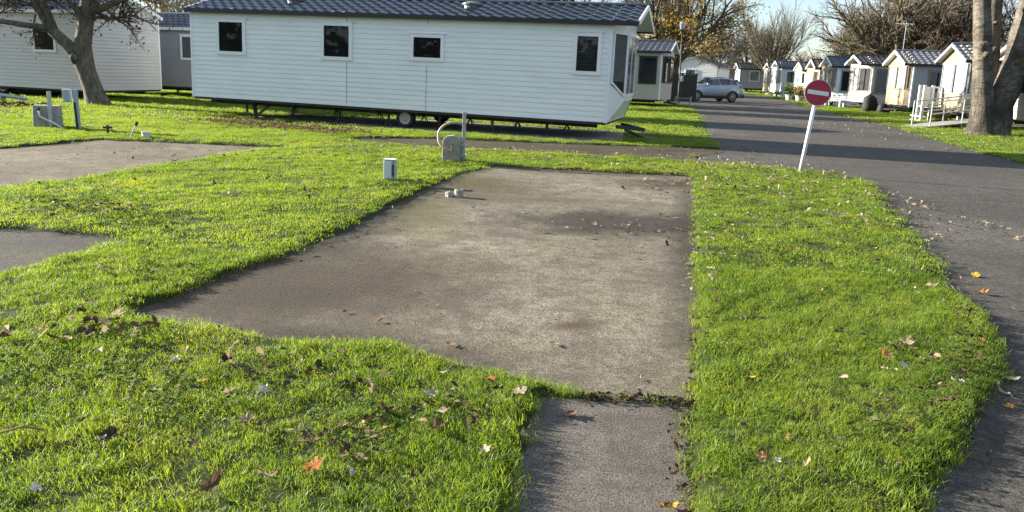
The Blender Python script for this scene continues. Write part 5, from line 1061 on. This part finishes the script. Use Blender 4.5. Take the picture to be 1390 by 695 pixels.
def spot(x, y, where):
    """words for where a leaf lies, from what it lies beside"""
    if where == 'right lawn':
        side = 'pad side of the right lawn' if float(sdist(PAD, np.array([x]), np.array([y]))[0]) < .6 and y > 3.6 else 'road side of the right lawn' if float(sdist(ROAD, np.array([x]), np.array([y]))[0]) < .7 else 'middle of the right lawn'
        return side+(' near the round sign' if y > 10 else ' beside the damp hollow' if y > 7 else ' level with the pad middle' if y > 5.2 else ' level with the pad front' if y > 3.9 else ' beside the path')
    if where == 'near lawn':
        return ('grass beside the path' if x > -.5 else 'grass below the pad front edge' if y > 3.4 and x > -2 else 'grass at the pad corner' if y > 3.7 else 'lower left grass' if x < -1.2 else 'grass at the bottom of the left lawn')
    if where == 'left lawn':
        return ('grass near the socket box' if y > 9.5 and x > -3.2 else 'grass between the two big pads' if y > 8 else 'grass along the left pad edge' if x > -2.9 else 'grass beside the small corner pad')
    if where == 'hollow': return 'damp hollow '+('near its left end' if x < .9 else 'by the right lawn edge' if x > 1.75 else 'in its middle')+(', far side' if y > 8.3 else ', near side' if y < 7.9 else '')
    if where == 'far pad': return 'far right pad corner'+(' by the grass edge' if y > 11.7 or x > 2.5 else '')
    if where == 'pad': return ('back part of the pad' if y > 9 else 'middle of the pad' if y > 6 else 'front part of the pad')+(' left half' if x < .3 else ' right half')
    return 'road beside the right lawn'+(' near the bottom corner' if y < 4 else ' further up')
def strew(n, area, keys, size, where, hard, group):
    c = 0; tries = 0
    while c < n and tries < n*60:
        tries += 1; x, y = area(); dg = float(turf_dist(np.array([x]), np.array([y]))[0])
        if (not hard and dg < .06) or (hard and dg > -.06): continue
        k = rl_.choice(keys); q = rl_.uniform(.5, 1.3); v = rl_.randrange(4)
        put_leaf(x, y, size*q, k, f"{'tiny' if q < .75 else 'small' if q < 1.05 else 'broad'} {SHAPE[v]} {ADJ[k]} leaf, {spot(x, y, where)}", group, v, flat=.5 if hard else 1); c += 1
U = rl_.uniform
MIX = ['pale','pale','tan','brown','dark','grey','yellow']
strew(75, lambda: (U(1.0, 5.4), U(2.6, 13.0)), ['pale','pale','tan','tan','brown','yellow','grey','brown'], .062, 'right lawn', False, GL)
strew(30, lambda: (U(-3.2, .2), U(2.4, 5.2)), ['pale','tan','brown','dark','brown','grey','dark'], .06, 'near lawn', False, GL)
strew(30, lambda: (U(-7.5, -1.6), U(5.0, 12.5)), ['pale','tan','brown','dark','brown','grey','dark'], .075, 'left lawn', False, GL)
strew(40, lambda: (rl_.gauss(1.3, .6), rl_.gauss(8.1, .33)), ['pale','pale','tan','pale','dark'], .07, 'hollow', True, GP)
strew(24, lambda: (rl_.gauss(2.3, .4), rl_.gauss(11.3, .6)), ['pale','tan','brown'], .075, 'far pad', True, GP)
strew(26, lambda: (U(-2.0, 2.4), U(4.2, 12)), ['tan','brown','pale','dark','dark'], .042, 'pad', True, GP)
strew(16, lambda: (U(1.8, 5.5), U(2.8, 8)), ['pale','tan','brown'], .055, 'road', True, GR)
# uncountable litter: strip in front of the long caravan, verge behind the pad, crumbs along the pad edges
lit = MB()
def crumbs(n, area, size):
    for _ in range(n):
        x, y = area(); dg = turf_dist(np.array([x]), np.array([y])); z = float(turf_h(np.array([x]), np.array([y]), dg)[0]) if GX0 < x < GX1 and GY0 < y < GY1 else 0.0
        z = z+.055 if dg[0] > .05 else .014
        u = Vector((rl_.gauss(0,1), rl_.gauss(0,1), rl_.gauss(0,.35))).normalized(); w = u.cross(Vector((rl_.gauss(0,.4),rl_.gauss(0,.4),1))).normalized(); s_ = size*U(.5,1.3); p = Vector((x,y,z+s_*.3))
        up = Vector((0,0,s_*.35)); j = lambda: U(.75, 1.25)
        lit.add([tuple(p), tuple(p-u*s_*j()), tuple(p-u*s_*.4-w*s_*.5*j()+up*j()), tuple(p+u*s_*.25-w*s_*.38*j()+up*.8), tuple(p+u*s_*.6-w*s_*.15), tuple(p+u*s_*1.1*j()+up*.5*j()), tuple(p+u*s_*.3+w*s_*.5*j()+up*j()), tuple(p-u*s_*.1+w*s_*.25), tuple(p-u*s_*.55+w*s_*.45*j()+up*.9)],
                [(0,1,2),(0,2,3),(0,3,4),(0,4,5),(0,5,6),(0,6,7),(0,7,8),(0,8,1)])
def on_line(a, b_, wd):
    t_ = rl_.random(); return (a[0]+(b_[0]-a[0])*t_+rl_.gauss(0,wd), a[1]+(b_[1]-a[1])*t_+rl_.gauss(0,wd))
crumbs(520, lambda: on_line((-7.6,19.2),(-3.6,17.3),.36), .055)
tag(lit.build('leaf_litter', M['leaf_brown']), 'ragged band of brown leaf litter before the left end of the long caravan', 'leaf litter', kind='stuff')
lit = MB()
crumbs(230, lambda: on_line((-7.8,19.3),(-3.4,17.1),.45), .045); crumbs(560, lambda: (U(-3.5,4.8), U(13.1,15.6)), .036); crumbs(420, lambda: (U(2.6,5.7), U(8.0,13.6)), .036)
crumbs(130, lambda: on_line((2.95,12.6),(1.31,5.03),.07), .035); crumbs(90, lambda: on_line((3.0,12.55),(0.5,12.8),.1), .035)
crumbs(420, lambda: (U(9,17), U(17,36)), .04); crumbs(160, lambda: on_line((12.2,20.5),(16.5,39.5),.5), .045); crumbs(110, lambda: on_line((5.3,11.3),(3.2,5),.16), .028); crumbs(120, lambda: (U(-14,-2), U(12,20)), .04); crumbs(130, lambda: (U(0,6), U(14.4,18)), .03)
tag(lit.build('leaf_litter', M['leaf_pale']), 'pale leaf litter strewn along the far pad edge and verges', 'leaf litter', kind='stuff')
lit = MB()
crumbs(300, lambda: on_line((1.31,5.03),(0.6,2.4),.035), .016); crumbs(160, lambda: on_line((.35,3.62),(.92,3.6),.03), .016); crumbs(220, lambda: on_line((2.0,3.2),(3.3,5.3),.07), .02); crumbs(260, lambda: on_line((-2.25,4.8),(-1.0,11.2),.05), .02); crumbs(500, lambda: (U(-2.2,2.2), U(4,9)), .007)
crumbs(900, lambda: (U(-22,-14), U(20.8,23.5)), .07)
tag(lit.build('leaf_litter', M['leaf_dark']), 'dark crumbled leaves and dirt along pad and path edges', 'leaf litter', kind='stuff')
for nm, mk, lab, kk in (('leaf_drift', 'leaf_dark', 'dark wet leaves gathered in drifts on the lawns', 1.0), ('leaf_drift', 'leaf_tan', 'tan broken leaves gathered in drifts on the lawns', .6)):
    lit = MB()
    for cx, cy, sx_, n_, sz in ((-2.35,4.15,.16,26,.035),(-1.2,3.7,.35,34,.028),(-.3,3.25,.16,22,.026),(-.62,2.95,.14,24,.024),(-4.2,7.6,.4,40,.03),(3.6,10.6,.9,60,.032),(4.4,12.6,.7,60,.032),(2.2,4.2,.35,26,.026),(2.6,7.2,.8,36,.03),(-2.4,9.4,.7,36,.03),(1.6,3.0,.3,18,.022),(-5,12.5,1.2,40,.03)):
        crumbs(int(n_*kk), lambda: (rl_.gauss(cx, sx_), rl_.gauss(cy, sx_*.7)), sz)
    tag(lit.build(nm, M[mk]), lab, 'leaf litter', kind='stuff')
# sticks
for i, (x, y, l, a, lab) in enumerate(((-1.95,2.88,.16,.3,'thin pale stick in the grass at lower left'), (-.62,3.1,.14,.9,'thin brown stick on the bare patch of the left lawn'), (-.9,3.6,.12,-.5,'short bent stick in the fringe below the pad'))):
    t = MB().tube([(-l/2,0,0),(0,.01,.015),(l/2,-.005,.0)], .005, 5).build('twig', M['leaf_tan'] if i == 0 else M['leaf_brown']); t.location = (x, y, float(turf_h(np.array([x]), np.array([y]))[0])+.04); t.rotation_euler = (0,0,a); tag(t, lab, 'stick', 'sticks in the left lawn')

# leaves that would read alike: say which lies nearer
same = {}
for o in sc.objects:
    if o.get('category') == 'leaf': same.setdefault(o['label'], []).append(o)
for lab, os_ in same.items():
    if len(os_) > 1:
        os_.sort(key=lambda o: o.location.y); w = ['nearer one', 'farther one'] if len(os_) == 2 else ['nearest one']+['second nearest one', 'third nearest one', 'fourth nearest one'][:len(os_)-2]+['farthest one']
        for o, t in zip(os_, w): o['label'] = lab+', '+t
